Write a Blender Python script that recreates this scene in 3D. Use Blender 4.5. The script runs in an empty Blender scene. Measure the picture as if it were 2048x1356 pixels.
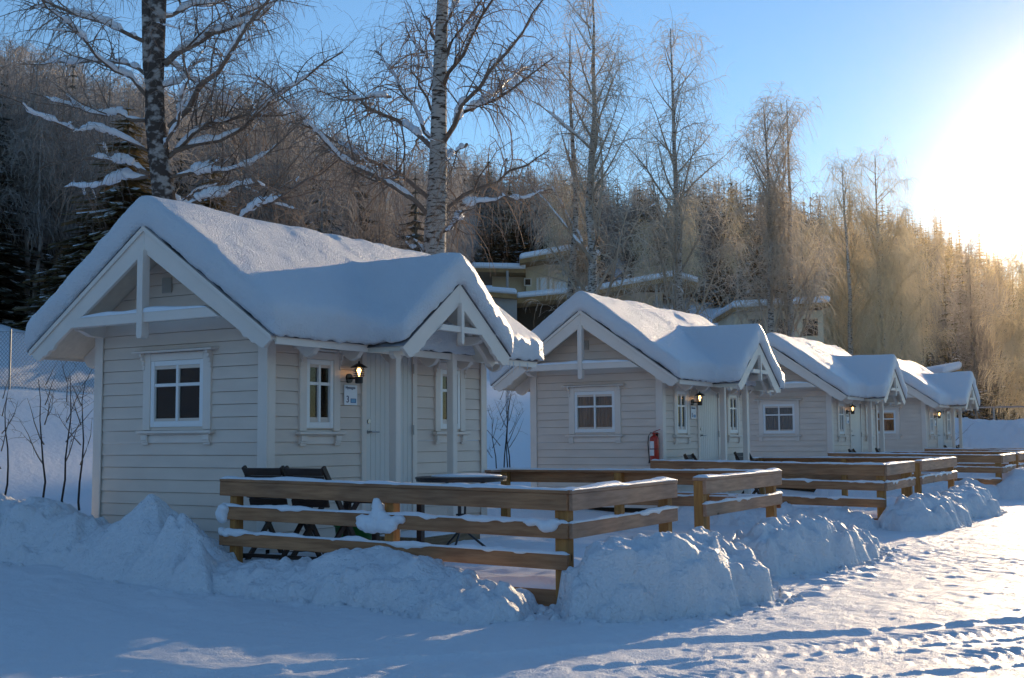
import bpy, bmesh, math, random
import numpy as np
from mathutils import Matrix, Vector

# ------------------------------------------------------------------ camera, world, sun, exposure
SC = bpy.context.scene
COL = SC.collection
CAMP = np.array([8.4168, -9.1014, 1.3726])
YAW, PITCH, ROLL, FPX = -0.546735, 0.082236, -0.0073683, 2427.43
cd = bpy.data.cameras.new('camera'); cam = bpy.data.objects.new('camera', cd); COL.objects.link(cam)
cd.sensor_width = 36.0; cd.lens = 36.0*FPX/2048.0; cd.clip_start = 0.1; cd.clip_end = 3000
FW = np.array([math.sin(YAW)*math.cos(PITCH), math.cos(YAW)*math.cos(PITCH), math.sin(PITCH)])
RT = np.array([math.cos(YAW), -math.sin(YAW), 0.0]); UP = np.cross(RT, FW)
R2 = RT*math.cos(ROLL)+UP*math.sin(ROLL); U2 = -RT*math.sin(ROLL)+UP*math.cos(ROLL)
cam.matrix_world = Matrix(((R2[0], U2[0], -FW[0], CAMP[0]), (R2[1], U2[1], -FW[1], CAMP[1]),
                           (R2[2], U2[2], -FW[2], CAMP[2]), (0, 0, 0, 1)))
SC.camera = cam
SUN_AZ = -0.048           # radians from +Y towards +X
SUN_EL = math.radians(10.4)
w = bpy.data.worlds.new('World'); SC.world = w; w.use_nodes = True
nt = w.node_tree; bg = nt.nodes['Background']
sky = nt.nodes.new('ShaderNodeTexSky'); sky.sky_type = 'NISHITA'; sky.sun_disc = False
sky.sun_elevation = SUN_EL; sky.sun_rotation = SUN_AZ; sky.air_density = 1.05; sky.dust_density = 0.0; sky.ozone_density = 3.9
nt.links.new(sky.outputs[0], bg.inputs[0]); bg.inputs[1].default_value = 0.15
sd = bpy.data.lights.new('sun', 'SUN'); so = bpy.data.objects.new('sun', sd); COL.objects.link(so)
sd.energy = 3.1; sd.angle = math.radians(0.6); sd.color = (1.0, 0.74, 0.45)
SDIR = Vector((math.sin(SUN_AZ)*math.cos(SUN_EL), math.cos(SUN_AZ)*math.cos(SUN_EL), math.sin(SUN_EL)))
so.rotation_euler = SDIR.to_track_quat('Z', 'Y').to_euler(); so.location = (0, 0, 60)
SC.view_settings.view_transform = 'Standard'; SC.view_settings.look = 'None'
SC.view_settings.exposure = 0.48; SC.view_settings.gamma = 1.0
SC.render.engine = 'CYCLES'; SC.cycles.max_bounces = 8; SC.cycles.transparent_max_bounces = 16
SC.cycles.volume_bounces = 0

random.seed(7); RG = np.random.default_rng(7)

# ------------------------------------------------------------------ materials
def mat(name, col, rough=0.6, spec=0.4, col2=None, vscale=3.0, stretch=(1, 1, 1), bump=0.0, bscale=30.0,
        knots=False, metal=0.0, emit=None, estr=0.0, transl=0.0, contrast=(0.35, 0.65), bdist=0.01):
    m = bpy.data.materials.new(name); m.use_nodes = True; N = m.node_tree.nodes; L = m.node_tree.links
    b = N['Principled BSDF']; b.inputs['Roughness'].default_value = rough
    b.inputs['Specular IOR Level'].default_value = spec; b.inputs['Metallic'].default_value = metal
    b.inputs['Base Color'].default_value = (*col, 1)
    tc = N.new('ShaderNodeTexCoord'); mp = N.new('ShaderNodeMapping'); mp.inputs['Scale'].default_value = stretch
    L.new(tc.outputs['Object'], mp.inputs['Vector'])
    if col2 is not None:
        n = N.new('ShaderNodeTexNoise'); n.inputs['Scale'].default_value = vscale; n.inputs['Detail'].default_value = 6
        r = N.new('ShaderNodeValToRGB'); r.color_ramp.elements[0].position = contrast[0]; r.color_ramp.elements[1].position = contrast[1]
        r.color_ramp.elements[0].color = (*col, 1); r.color_ramp.elements[1].color = (*col2, 1)
        L.new(mp.outputs[0], n.inputs['Vector']); L.new(n.outputs['Fac'], r.inputs['Fac']); L.new(r.outputs[0], b.inputs['Base Color'])
    if knots:
        vo = N.new('ShaderNodeTexVoronoi'); vo.inputs['Scale'].default_value = 2.3; mp2 = N.new('ShaderNodeMapping'); mp2.inputs['Scale'].default_value = tuple(1.0 if q == 1.0 else 2.2 for q in stretch)
        L.new(tc.outputs['Object'], mp2.inputs['Vector']); L.new(mp2.outputs[0], vo.inputs['Vector'])
        kr = N.new('ShaderNodeValToRGB'); kr.color_ramp.elements[0].position = .045; kr.color_ramp.elements[1].position = .10
        kr.color_ramp.elements[0].color = (.25, .2, .18, 1); kr.color_ramp.elements[1].color = (1, 1, 1, 1)
        big = N.new('ShaderNodeTexNoise'); big.inputs['Scale'].default_value = 1.3; L.new(tc.outputs['Object'], big.inputs['Vector'])
        br = N.new('ShaderNodeValToRGB'); br.color_ramp.elements[0].position = .35; br.color_ramp.elements[1].position = .65; br.color_ramp.elements[0].color = (.72, .74, .80, 1); br.color_ramp.elements[1].color = (1.05, 1.0, .95, 1)
        L.new(big.outputs['Fac'], br.inputs['Fac']); L.new(vo.outputs['Distance'], kr.inputs['Fac'])
        m1 = N.new('ShaderNodeMixRGB'); m1.blend_type = 'MULTIPLY'; m1.inputs[0].default_value = 1; m2_ = N.new('ShaderNodeMixRGB'); m2_.blend_type = 'MULTIPLY'; m2_.inputs[0].default_value = 1
        L.new(r.outputs[0], m1.inputs[1]); L.new(kr.outputs[0], m1.inputs[2]); L.new(m1.outputs[0], m2_.inputs[1]); L.new(br.outputs[0], m2_.inputs[2]); L.new(m2_.outputs[0], b.inputs['Base Color'])
    if bump:
        n2 = N.new('ShaderNodeTexNoise'); n2.inputs['Scale'].default_value = bscale; n2.inputs['Detail'].default_value = 5
        bp = N.new('ShaderNodeBump'); bp.inputs['Strength'].default_value = bump; bp.inputs['Distance'].default_value = bdist
        L.new(mp.outputs[0], n2.inputs['Vector']); L.new(n2.outputs['Fac'], bp.inputs['Height']); L.new(bp.outputs[0], b.inputs['Normal'])
    if emit: b.inputs['Emission Color'].default_value = (*emit, 1); b.inputs['Emission Strength'].default_value = estr
    if transl:
        t = N.new('ShaderNodeBsdfTranslucent'); mx = N.new('ShaderNodeMixShader'); mx.inputs[0].default_value = transl
        if col2 is not None: L.new(r.outputs[0], t.inputs['Color'])
        else: t.inputs['Color'].default_value = (*col, 1)
        L.new(b.outputs[0], mx.inputs[1]); L.new(t.outputs[0], mx.inputs[2]); L.new(mx.outputs[0], N['Material Output'].inputs['Surface'])
    return m

def snow_mat(name, fine=90.0, s1=0.55, s2=0.4, coarse=9.0, d1=0.012, d2=0.05, rough=0.42, spec=0.35):
    m = bpy.data.materials.new(name); m.use_nodes = True; N = m.node_tree.nodes; L = m.node_tree.links
    b = N['Principled BSDF']; b.inputs['Base Color'].default_value = (0.83, 0.86, 0.90, 1)
    b.inputs['Roughness'].default_value = rough; b.inputs['Specular IOR Level'].default_value = spec
    tc = N.new('ShaderNodeTexCoord')
    n = N.new('ShaderNodeTexNoise'); n.inputs['Scale'].default_value = fine; n.inputs['Detail'].default_value = 4; n.inputs['Roughness'].default_value = 0.7
    n2 = N.new('ShaderNodeTexNoise'); n2.inputs['Scale'].default_value = coarse; n2.inputs['Detail'].default_value = 7
    b1 = N.new('ShaderNodeBump'); b1.inputs['Strength'].default_value = s1; b1.inputs['Distance'].default_value = d1
    b2 = N.new('ShaderNodeBump'); b2.inputs['Strength'].default_value = s2; b2.inputs['Distance'].default_value = d2
    for q in (n, n2): L.new(tc.outputs['Object'], q.inputs['Vector'])
    L.new(n.outputs['Fac'], b1.inputs['Height']); L.new(n2.outputs['Fac'], b2.inputs['Height'])
    L.new(b2.outputs[0], b1.inputs['Normal']); L.new(b1.outputs[0], b.inputs['Normal'])
    return m

SNOW = snow_mat('snow')
SNOWR = snow_mat('snow_roof', 42.0, 0.9, 0.25, 6.0, 0.045, 0.05, 0.36, 0.55)
SNOWG = snow_mat('snow_ground', 60.0, 0.8, 0.6, 7.0, 0.020, 0.05, 0.42, 0.35)
SNOWH = snow_mat('snow_heap', 30.0, 1.0, 0.7, 11.0, 0.030, 0.07, 0.5, 0.3)
WHITE = mat('white_paint', (0.73, 0.615, 0.52), 0.5, 0.35, (0.67, 0.56, 0.475), 2.0, (1, 1, 3), 0.25, 40, bdist=0.003)
TRIM = mat('white_trim_paint', (0.78, 0.69, 0.61), 0.42, 0.4, (0.73, 0.645, 0.57), 3.0, (1, 1, 1), 0.2, 40, bdist=0.003)
SASH = mat('sash_paint', (0.80, 0.80, 0.79), 0.3, 0.5)
DOORM = mat('door_paint', (0.66, 0.64, 0.60), 0.35, 0.45, (0.62, 0.60, 0.565), 2.0, (1, 1, .3))
SOFFIT = mat('soffit_boards', (0.66, 0.60, 0.50), 0.6, 0.3, (0.60, 0.54, 0.45), 3.0, (1, 6, 6))
FELT = mat('roof_felt', (0.06, 0.06, 0.065), 0.9, 0.1, (0.30, 0.30, 0.32), 3.5)
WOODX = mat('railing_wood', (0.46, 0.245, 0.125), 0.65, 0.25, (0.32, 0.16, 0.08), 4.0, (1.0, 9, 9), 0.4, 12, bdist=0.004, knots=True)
WOODY = mat('railing_wood_side_lit', (0.54, 0.335, 0.225), 0.65, 0.25, (0.40, 0.24, 0.155), 4.0, (9, 1.0, 9), 0.4, 12, bdist=0.004, knots=True)  # same wood, paler: light on the side-facing boards put into the colour
WOODZ = mat('railing_post_wood_sunlit', (0.48, 0.245, 0.075), 0.65, 0.25, (0.33, 0.16, 0.05), 4.0, (9, 9, 1.0), 0.4, 12, bdist=0.004, knots=True)  # same wood in ochre, sunlight on the posts put into the colour
DECKW = mat('deck_wood', (0.25, 0.18, 0.11), 0.7, 0.2, (0.18, 0.12, 0.07), 3.0, (9, 1, 9))
DARKW = mat('stained_wood', (0.055, 0.038, 0.032), 0.5, 0.35, (0.035, 0.024, 0.02), 5.0, (1, 8, 8))
BLACK = mat('black_metal', (0.012, 0.012, 0.012), 0.45, 0.5)
IRON = mat('dark_table_metal', (0.03, 0.03, 0.035), 0.4, 0.5)
STEEL = mat('steel', (0.42, 0.42, 0.42), 0.4, 0.5, metal=1.0)
REDM = mat('extinguisher_red', (0.42, 0.025, 0.015), 0.3, 0.5)
PAPER = mat('paper_white', (0.75, 0.75, 0.75), 0.6, 0.2)
SIGNW = mat('sign_white', (0.78, 0.80, 0.84), 0.35, 0.4)
INK = mat('sign_ink', (0.02, 0.035, 0.10), 0.5, 0.2)
INKB = mat('sign_blue', (0.03, 0.12, 0.33), 0.5, 0.2)
INKC = mat('sign_light_blue', (0.20, 0.42, 0.62), 0.5, 0.2)
GREEN = mat('green_plastic', (0.01, 0.16, 0.02), 0.4, 0.4)
CURT = mat('brown_curtain', (0.60, 0.25, 0.09), 0.9, 0.1, (0.36, 0.14, 0.05), 14.0, (1, 1, .05))
CURT2 = mat('brown_pleated_blind', (0.55, 0.32, 0.20), 0.9, 0.1, (0.36, 0.20, 0.12), 30.0, (1, 1, .05))
CURT3 = mat('grey_blind', (0.32, 0.29, 0.28), 0.9, 0.1)
BULB = mat('warm_bulb', (1, .7, .3), 0.5, 0.2, emit=(1.0, 0.55, 0.16), estr=9.0)
BARKW = mat('birch_bark', (0.50, 0.45, 0.40), 0.8, 0.2, (0.06, 0.045, 0.035), 3.2, (2.2, 2.2, 8.0), 0.6, 12, contrast=(0.50, 0.60), bdist=0.02)
BARKD = mat('dark_birch_bark', (0.085, 0.065, 0.055), 0.85, 0.15, (0.40, 0.36, 0.33), 4.5, (1.6, 1.6, 2.4), 0.8, 14, contrast=(0.48, 0.60), bdist=0.03)
BARKH = mat('hillside_birch_bark', (0.34, 0.31, 0.29), 0.85, 0.1, (0.14, 0.115, 0.10), 1.2, (1, 1, 3))
BARKS = mat('sapling_bark', (0.05, 0.04, 0.035), 0.85, 0.15)
TWIGD = mat('dark_twigs', (0.20, 0.145, 0.11), 0.8, 0.15, (0.33, 0.26, 0.21), 0.9, transl=0.3)
TWIGM = mat('frosted_twigs', (0.72, 0.62, 0.50), 0.8, 0.15, (0.46, 0.37, 0.28), 0.5, transl=0.5)
TWIGF = mat('hillside_twigs', (0.48, 0.44, 0.41), 0.85, 0.1, (0.28, 0.25, 0.23), 0.12, transl=0.5)
TWIGG = mat('backlit_gold_frost_twigs', (0.80, 0.68, 0.48), 0.7, 0.2, (0.60, 0.47, 0.30), 0.6, transl=0.5)  # frosted twigs with the gold of the backlight put into their colour
NEEDLE = mat('spruce_needles', (0.095, 0.095, 0.07), 0.8, 0.15, (0.16, 0.15, 0.11), 1.0, transl=0.3)
PINEN = mat('pine_needles', (0.15, 0.12, 0.055), 0.8, 0.15, (0.24, 0.18, 0.09), 1.0, transl=0.3)
ICE = mat('ice', (0.75, 0.82, 0.88), 0.08, 0.6, transl=0.5)
WIRE = mat('galvanised_wire', (0.30, 0.31, 0.32), 0.5, 0.4, metal=0.6)
HWALL = mat('beige_render', (0.72, 0.60, 0.42), 0.8, 0.2, (0.64, 0.53, 0.37), 0.6)
HWOOD = mat('house_soffit_wood', (0.38, 0.23, 0.10), 0.7, 0.2, (0.28, 0.165, 0.075), 2.0, (1, 8, 1))
HDARK = mat('opening_shade', (0.06, 0.05, 0.04), 0.8, 0.2)  # near-black colour standing in for shade in openings and behind panes
HCONC = mat('house_concrete', (0.42, 0.39, 0.35), 0.8, 0.2, (0.36, 0.33, 0.30), 0.8)
def glass_mat():
    m = bpy.data.materials.new('window_glass'); m.use_nodes = True; N = m.node_tree.nodes; L = m.node_tree.links
    N.remove(N['Principled BSDF'])
    t = N.new('ShaderNodeBsdfTransparent'); g = N.new('ShaderNodeBsdfGlossy'); g.inputs['Roughness'].default_value = 0.02
    f = N.new('ShaderNodeFresnel'); f.inputs[0].default_value = 1.5; mx = N.new('ShaderNodeMixShader')
    t.inputs[0].default_value = (.9, .92, .92, 1)
    L.new(f.outputs[0], mx.inputs[0]); L.new(t.outputs[0], mx.inputs[1]); L.new(g.outputs[0], mx.inputs[2])
    L.new(mx.outputs[0], N['Material Output'].inputs['Surface']); return m
GLASS = glass_mat()

# ------------------------------------------------------------------ mesh helpers
def raw_mesh(name, V, F4=None, F3=None, smooth=False):
    """V (n,3); F4 (m,4), F3 (k,3) numpy"""
    me = bpy.data.meshes.new(name); V = np.asarray(V, dtype=np.float32)
    F4 = np.zeros((0, 4), int) if F4 is None else np.asarray(F4, int).reshape(-1, 4)
    F3 = np.zeros((0, 3), int) if F3 is None else np.asarray(F3, int).reshape(-1, 3)
    me.vertices.add(len(V)); me.vertices.foreach_set('co', V.ravel())
    li = np.concatenate([F4.ravel(), F3.ravel()]).astype(np.int32)
    me.loops.add(len(li)); me.loops.foreach_set('vertex_index', li)
    me.polygons.add(len(F4)+len(F3))
    st = np.concatenate([np.arange(len(F4))*4, len(F4)*4+np.arange(len(F3))*3]).astype(np.int32)
    me.polygons.foreach_set('loop_start', st)
    me.update(calc_edges=True)
    if smooth: me.polygons.foreach_set('use_smooth', np.ones(len(st), dtype=bool))
    me.validate(); return me

def tag(o, label=None, cat=None, group=None, kind=None):
    if label: o['label'] = label
    if cat: o['category'] = cat
    if group: o['group'] = group
    if kind: o['kind'] = kind
    return o

def add_obj(name, me, mats, parent=None, loc=None, rz=None):
    o = bpy.data.objects.new(name, me); COL.objects.link(o)
    for m in (mats if isinstance(mats, (list, tuple)) else [mats]): me.materials.append(m)
    if parent: o.parent = parent
    if loc is not None: o.location = loc
    if rz is not None: o.rotation_euler = (0, 0, rz)
    return o

def thing(name, label, cat, loc=(0, 0, 0), rz=0.0, group=None):
    o = bpy.data.objects.new(name, None); COL.objects.link(o); o.location = loc; o.rotation_euler = (0, 0, rz)
    o.empty_display_size = 0.2
    return tag(o, label, cat, group)

def copy_tree(o, parent=None):
    c = o.copy(); COL.objects.link(c)
    if parent: c.parent = parent
    for ch in list(o.children): copy_tree(ch, c)
    return c

class MB:
    def __init__(s): s.v = []; s.f = []
    def add(s, vs, fs):
        n = len(s.v); s.v += [tuple(map(float, p)) for p in vs]; s.f += [tuple(i+n for i in f) for f in fs]; return s
    def box(s, x0, x1, y0, y1, z0, z1):
        vs = [(x, y, z) for z in (z0, z1) for y in (y0, y1) for x in (x0, x1)]
        return s.add(vs, [(0, 2, 3, 1), (4, 5, 7, 6), (0, 1, 5, 4), (2, 6, 7, 3), (0, 4, 6, 2), (1, 3, 7, 5)])
    def prism(s, pts, vec):
        n = len(pts); a = [Vector(p) for p in pts]; v = Vector(vec)
        nrm = Vector((0, 0, 0))
        for i in range(n): nrm += a[i].cross(a[(i+1) % n])
        if nrm.dot(v) > 0: a = a[::-1]
        vs = a+[p+v for p in a]
        return s.add(vs, [tuple(range(n)), tuple(range(2*n-1, n-1, -1))]+[(i, i+n, (i+1) % n+n, (i+1) % n)[::1] for i in range(n)])
    def beam(s, p0, p1, w, h, up=(0, 0, 1)):
        p0 = Vector(p0); p1 = Vector(p1); d = (p1-p0).normalized(); sd = d.cross(Vector(up)).normalized(); u = sd.cross(d)
        a = [p0+sd*w/2*i+u*h/2*j for i, j in ((-1, -1), (1, -1), (1, 1), (-1, 1))]
        return s.prism(a, p1-p0)
    def tube(s, pts, r, n=8, caps=True):
        pts = [Vector(p) for p in pts]; rs = r if isinstance(r, (list, tuple)) else [r]*len(pts)
        b = len(s.v); rings = []
        for i, p in enumerate(pts):
            d = (pts[min(i+1, len(pts)-1)]-pts[max(i-1, 0)]).normalized()
            a = d.cross(Vector((0, 0, 1)) if abs(d.z) < .9 else Vector((1, 0, 0))).normalized(); c = d.cross(a)
            rings.append([p+(a*math.cos(t)+c*math.sin(t))*rs[i] for t in [2*math.pi*k/n for k in range(n)]])
        vs = [q for rr in rings for q in rr]
        fs = [(i*n+k, i*n+(k+1) % n, (i+1)*n+(k+1) % n, (i+1)*n+k) for i in range(len(pts)-1) for k in range(n)]
        if caps: fs += [tuple(range(n))[::-1], tuple(range((len(pts)-1)*n, len(pts)*n))]
        return s.add(vs, fs)
    def lathe(s, prof, cx, cy, n=24):
        vs = [(cx+r*math.cos(2*math.pi*k/n), cy+r*math.sin(2*math.pi*k/n), z) for r, z in prof for k in range(n)]
        m = len(prof)
        fs = [(i*n+k, i*n+(k+1) % n, (i+1)*n+(k+1) % n, (i+1)*n+k) for i in range(m-1) for k in range(n)]
        fs += [tuple(range(n))[::-1], tuple(range((m-1)*n, m*n))]
        return s.add(vs, fs)
    def build(s, name, m, parent=None, bevel=0.0, smooth=False, label=None):
        me = bpy.data.meshes.new(name); me.from_pydata(s.v, [], s.f)
        bm = bmesh.new(); bm.from_mesh(me); bmesh.ops.recalc_face_normals(bm, faces=bm.faces); bm.to_mesh(me); bm.free()
        if smooth:
            for p in me.polygons: p.use_smooth = True
        o = add_obj(name, me, m, parent)
        if bevel:
            bv = o.modifiers.new('bevel', 'BEVEL'); bv.width = bevel; bv.segments = 1; bv.limit_method = 'ANGLE'
        if label: o['label'] = label
        return o

def bake(o):
    """replace an object's mesh by its modified version"""
    dg = bpy.context.evaluated_depsgraph_get(); me = bpy.data.meshes.new_from_object(o.evaluated_get(dg))
    o.modifiers.clear(); o.data = me; return o

def text_mesh(txt, size):
    cu = bpy.data.curves.new('t', 'FONT'); cu.body = txt; cu.size = size; cu.extrude = 0.0015; cu.align_x = 'LEFT'
    o = bpy.data.objects.new('t', cu); COL.objects.link(o)
    dg = bpy.context.evaluated_depsgraph_get(); me = bpy.data.meshes.new_from_object(o.evaluated_get(dg))
    bpy.data.objects.remove(o); return me

# ------------------------------------------------------------------ noise
def _h(ix, iy, s):
    n = (ix.astype(np.int64)*374761393+iy.astype(np.int64)*668265263+s*974634777) & 0x7fffffff
    n = ((n ^ (n >> 13))*1274126177) & 0x7fffffff
    return ((n ^ (n >> 16)) & 0xffff)/65535.0
def vnoise(x, y, s=0):
    ix = np.floor(x); iy = np.floor(y); fx = x-ix; fy = y-iy; fx = fx*fx*(3-2*fx); fy = fy*fy*(3-2*fy)
    a = _h(ix, iy, s); b = _h(ix+1, iy, s); c = _h(ix, iy+1, s); d = _h(ix+1, iy+1, s)
    return (a*(1-fx)+b*fx)*(1-fy)+(c*(1-fx)+d*fx)*fy
def fbm(x, y, s=0, o=4):
    t = 0; a = 1; n = 0
    for i in range(o): t = t+a*(vnoise(x*2**i+i*17.3, y*2**i-i*9.1, s+i)-.5); n += a; a *= .5
    return t/n*2
def sm(t): t = np.clip(t, 0, 1); return t*t*(3-2*t)

# ------------------------------------------------------------------ terrain
SKY = np.array([(-900, -120), (-400, -40), (-100, 30), (0, 50), (100, 90), (200, 100), (300, 140), (450, 150), (560, 160), (640, 215), (700, 250), (800, 285),
                (900, 290), (960, 280), (1000, 295), (1100, 318), (1200, 330), (1300, 352), (1400, 358), (1470, 345), (1560, 345), (1620, 355),
                (1680, 370), (1750, 382), (1800, 402), (1850, 415), (1900, 428), (1950, 452), (2000, 480), (2048, 515), (2150, 570), (2300, 620), (2600, 700), (3200, 740), (5000, 780)], float)
def px_of(x, y):
    az = np.arctan2(x-CAMP[0], y-CAMP[1])-YAW; az = np.arctan2(np.sin(az), np.cos(az))
    return np.where(np.abs(az) < 1.25, 1024+FPX*np.tan(np.clip(az, -1.25, 1.25)), np.where(az < 0, -7000, 7000)), az
def tan_sky(px): return (888-np.interp(px, SKY[:, 0], SKY[:, 1]))/FPX/np.sqrt(1+((px-1024)/FPX)**2)*1.0
def ridgeD(px): return np.interp(px, [900, 1500, 1900, 2300], [170, 210, 400, 430])
def terrain(x, y):
    x = np.asarray(x, float); y = np.asarray(y, float)
    z = 0.05+0.17*sm((0.6-x)/3.5)+0.02*fbm(x*.35, y*.35, 5, 3)
    Hc = np.interp(y, [-20, 8, 20, 36, 60, 90], [5.6, 5.0, 3.9, 3.2, 2.6, 2.4])
    e = sm((-12.5-x)/8.5); z = z+e*(Hc-.2)*(1+.05*fbm(x*.4, y*.4, 9))+.25*e*fbm(x*.5, y*.5, 21, 4)
    # a second low berm below the fence
    D = np.hypot(x-CAMP[0], y-CAMP[1]); px, az = px_of(x, y)
    Dr = ridgeD(px); ts = tan_sky(np.clip(px, -900, 5000)); Zr = 1.37+ts*Dr-14.0
    Zr = np.maximum(Zr, 3.0)*np.clip((1.75-np.abs(az))/.5, 0, 1)
    pw = np.interp(px, [0, 900, 1300], [1.0, 1.25, 1.35])
    D0 = np.interp(px, [900, 1500, 1900, 2300], [45, 55, 110, 130])
    t = np.clip((D-D0)/(Dr-D0), 0, 1.15)
    hl = np.maximum(Zr-z, 0)*t**pw*(1-.35*np.clip(t-1, 0, 1))
    z = z+hl*(1+.05*fbm(x*.03, y*.03, 30, 3)*t)+1.2*np.clip(t*3, 0, 1)*fbm(x*.06, y*.06, 31, 4)
    # road surface relief
    near = np.exp(-((np.clip(D-12, 0, None))/14)**2)
    rx = x*math.cos(.87)+y*math.sin(.87); ry = -x*math.sin(.87)+y*math.cos(.87)   # driving direction in the foreground
    rd = sm((x-3.4)/1.2+np.clip(-y-1.4, 0, 2))
    ridge = np.zeros_like(z)
    for off, wd, hh in ((-5.02, .035, .030), (-5.14, .03, -.012), (-5.72, .04, .022), (-5.84, .03, .014), (-6.45, .035, .024), (-6.95, .03, .020), (-7.5, .035, .024), (-4.15, .03, .006), (-4.55, .03, .006)):
        dd = ry-off-.10*fbm(rx*.30, rx*0+off, 40, 2)
        ridge += hh*np.exp(-(dd/wd)**2)*(.55+.45*vnoise(rx*3.6, ry*3.6+off, 44))
    def tread(c, wd):
        u = (ry-c-.10*fbm(rx*.30, rx*0+c, 41, 2))/wd; m = np.clip(1-np.abs(u)**4, 0, 1)
        return m*np.clip(np.sin((rx+np.abs(u)*.12)*2*np.pi/.095+2.0*fbm(rx*1.2, ry*1.2, 47, 2)), -.3, 1)*np.clip(fbm(rx*.9, ry*.9, 48, 3)+.65, 0, 1)
    band = tread(-5.42, .20)+tread(-6.12, .20)+tread(-7.2, .22)
    px2 = math.cos(-.32); py2 = math.sin(-.32); qx = x*px2+y*py2; qy = -x*py2+y*px2
    patch = np.exp(-(((x-5.9)/2.2)**2+((y-4.2)/1.5)**2))
    clod = np.clip(fbm(x*4.5, y*4.5, 50, 4)-.18, 0, 1)
    rough = np.abs(fbm(qx*2.2, qy*6.0, 52, 4))
    z = z+near*rd*(ridge+.011*band+0.012*clod*(.2+patch*1.5+.6*np.clip(band, 0, 1))+.028*patch*(rough-.25)+.008*(rough-.2)*np.clip((x-4)/2, 0, 1))
    edge = np.exp(-((x-5.0)/.35)**2)*sm((y+2)/.8)+np.exp(-((y+1.75-.12*x)/.30)**2)*sm((4.9-x)/.6)
    z = z+near*(.014*fbm(x*3, y*3, 60, 3)+.010*fbm(x*9, y*9, 61, 3)+edge*.05*np.clip(fbm(x*6, y*6, 64, 3)-.05, 0, 1))
    # ploughed streaks on the shaded yard in front of the first cabin
    z = z+near*(1-rd)*(.030*fbm(qx*.5, qy*2.6, 62, 4)+.016*np.abs(fbm(qx*2, qy*5, 63, 4)))
    return z
def tz(x, y): return float(terrain(np.array([x]), np.array([y]))[0])

def axis(lo, hi, a, b, st, g):
    c = list(np.arange(a, b+1e-6, st)); s = st
    while c[-1] < hi: s *= g; c.append(c[-1]+s)
    s = st
    while c[0] > lo: s *= g; c.insert(0, c[0]-s)
    return np.array(c)
GX = axis(-520, 480, 0.6, 8.0, .022, 1.033); GY = axis(-120, 500, -4.0, 6.0, .022, 1.032)
XX, YY = np.meshgrid(GX, GY, indexing='ij'); ZZ = terrain(XX, YY)
nx, ny = XX.shape
V = np.stack([XX, YY, ZZ], -1).reshape(-1, 3)
I = (np.arange(nx-1)[:, None]*ny+np.arange(ny-1)[None, :]).ravel()
Q = np.stack([I, I+ny, I+ny+1, I+1], 1)
cx_ = XX[:-1, :-1].ravel(); cy_ = YY[:-1, :-1].ravel()
ish = (cx_ < -20.5) | (np.hypot(cx_-CAMP[0], cy_-CAMP[1]) > 62)
for nm, msk, lab in (('ground', ~ish, None), ('hill', ish, None)):
    q = Q[msk]; u, inv = np.unique(q, return_inverse=True)
    o = add_obj(nm, raw_mesh(nm, V[u], inv.reshape(-1, 4), smooth=True), SNOWG); o['kind'] = 'structure'

# ------------------------------------------------------------------ cabin
CX = -1.2438; W2 = 2.4875; LEN = 4.0; SP = 9.51
def clap_rows(mb, a0, a1, plane, top, holes, zb=0.32, ex=0.1297, axis='x', sign=-1, proud=0.016):
    """lap boards on wall plane; top(z)->(lo,hi) limits along the wall; holes list (a0,a1,z0,z1)"""
    z = zb
    while True:
        lim0 = top(z); lim1 = top(z+ex)
        if lim0 is None: break
        lo0, hi0 = lim0; 
        if hi0-lo0 < .05: break
        if lim1 is None or lim1[1]-lim1[0] < .02: lo1 = hi1 = (lo0+hi0)/2; 
        else: lo1, hi1 = lim1
        spans = [(lo0, hi0, lo1, hi1)]
        for (h0, h1, hz0, hz1) in holes:
            if z >= hz0-.06 and z+ex <= hz1+.06:
                ns = []
                for (l0, r0, l1, r1) in spans:
                    if l0 < h0 and r0 > h1: ns += [(l0, h0, l1, h0), (h1, r0, h1, r1)]
                    else: ns.append((l0, r0, l1, r1))
                spans = ns
        for (l0, r0, l1, r1) in spans:
            p = [(l0, proud, z+.004), (r0, proud, z+.004), (r1, .003, z+ex), (l1, .003, z+ex), (l0, -.02, z+.004), (r0, -.02, z+.004), (r1, -.02, z+ex), (l1, -.02, z+ex)]
            if axis == 'x': vs = [(a, plane+sign*b, c) for a, b, c in p]
            else: vs = [(plane+sign*b, a, c) for a, b, c in p]
            mb.add(vs, [(0, 1, 2, 3), (4, 7, 6, 5), (0, 4, 5, 1), (3, 2, 6, 7), (0, 3, 7, 4), (1, 5, 6, 2)])
        z += ex
        if z > 4: break

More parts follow.
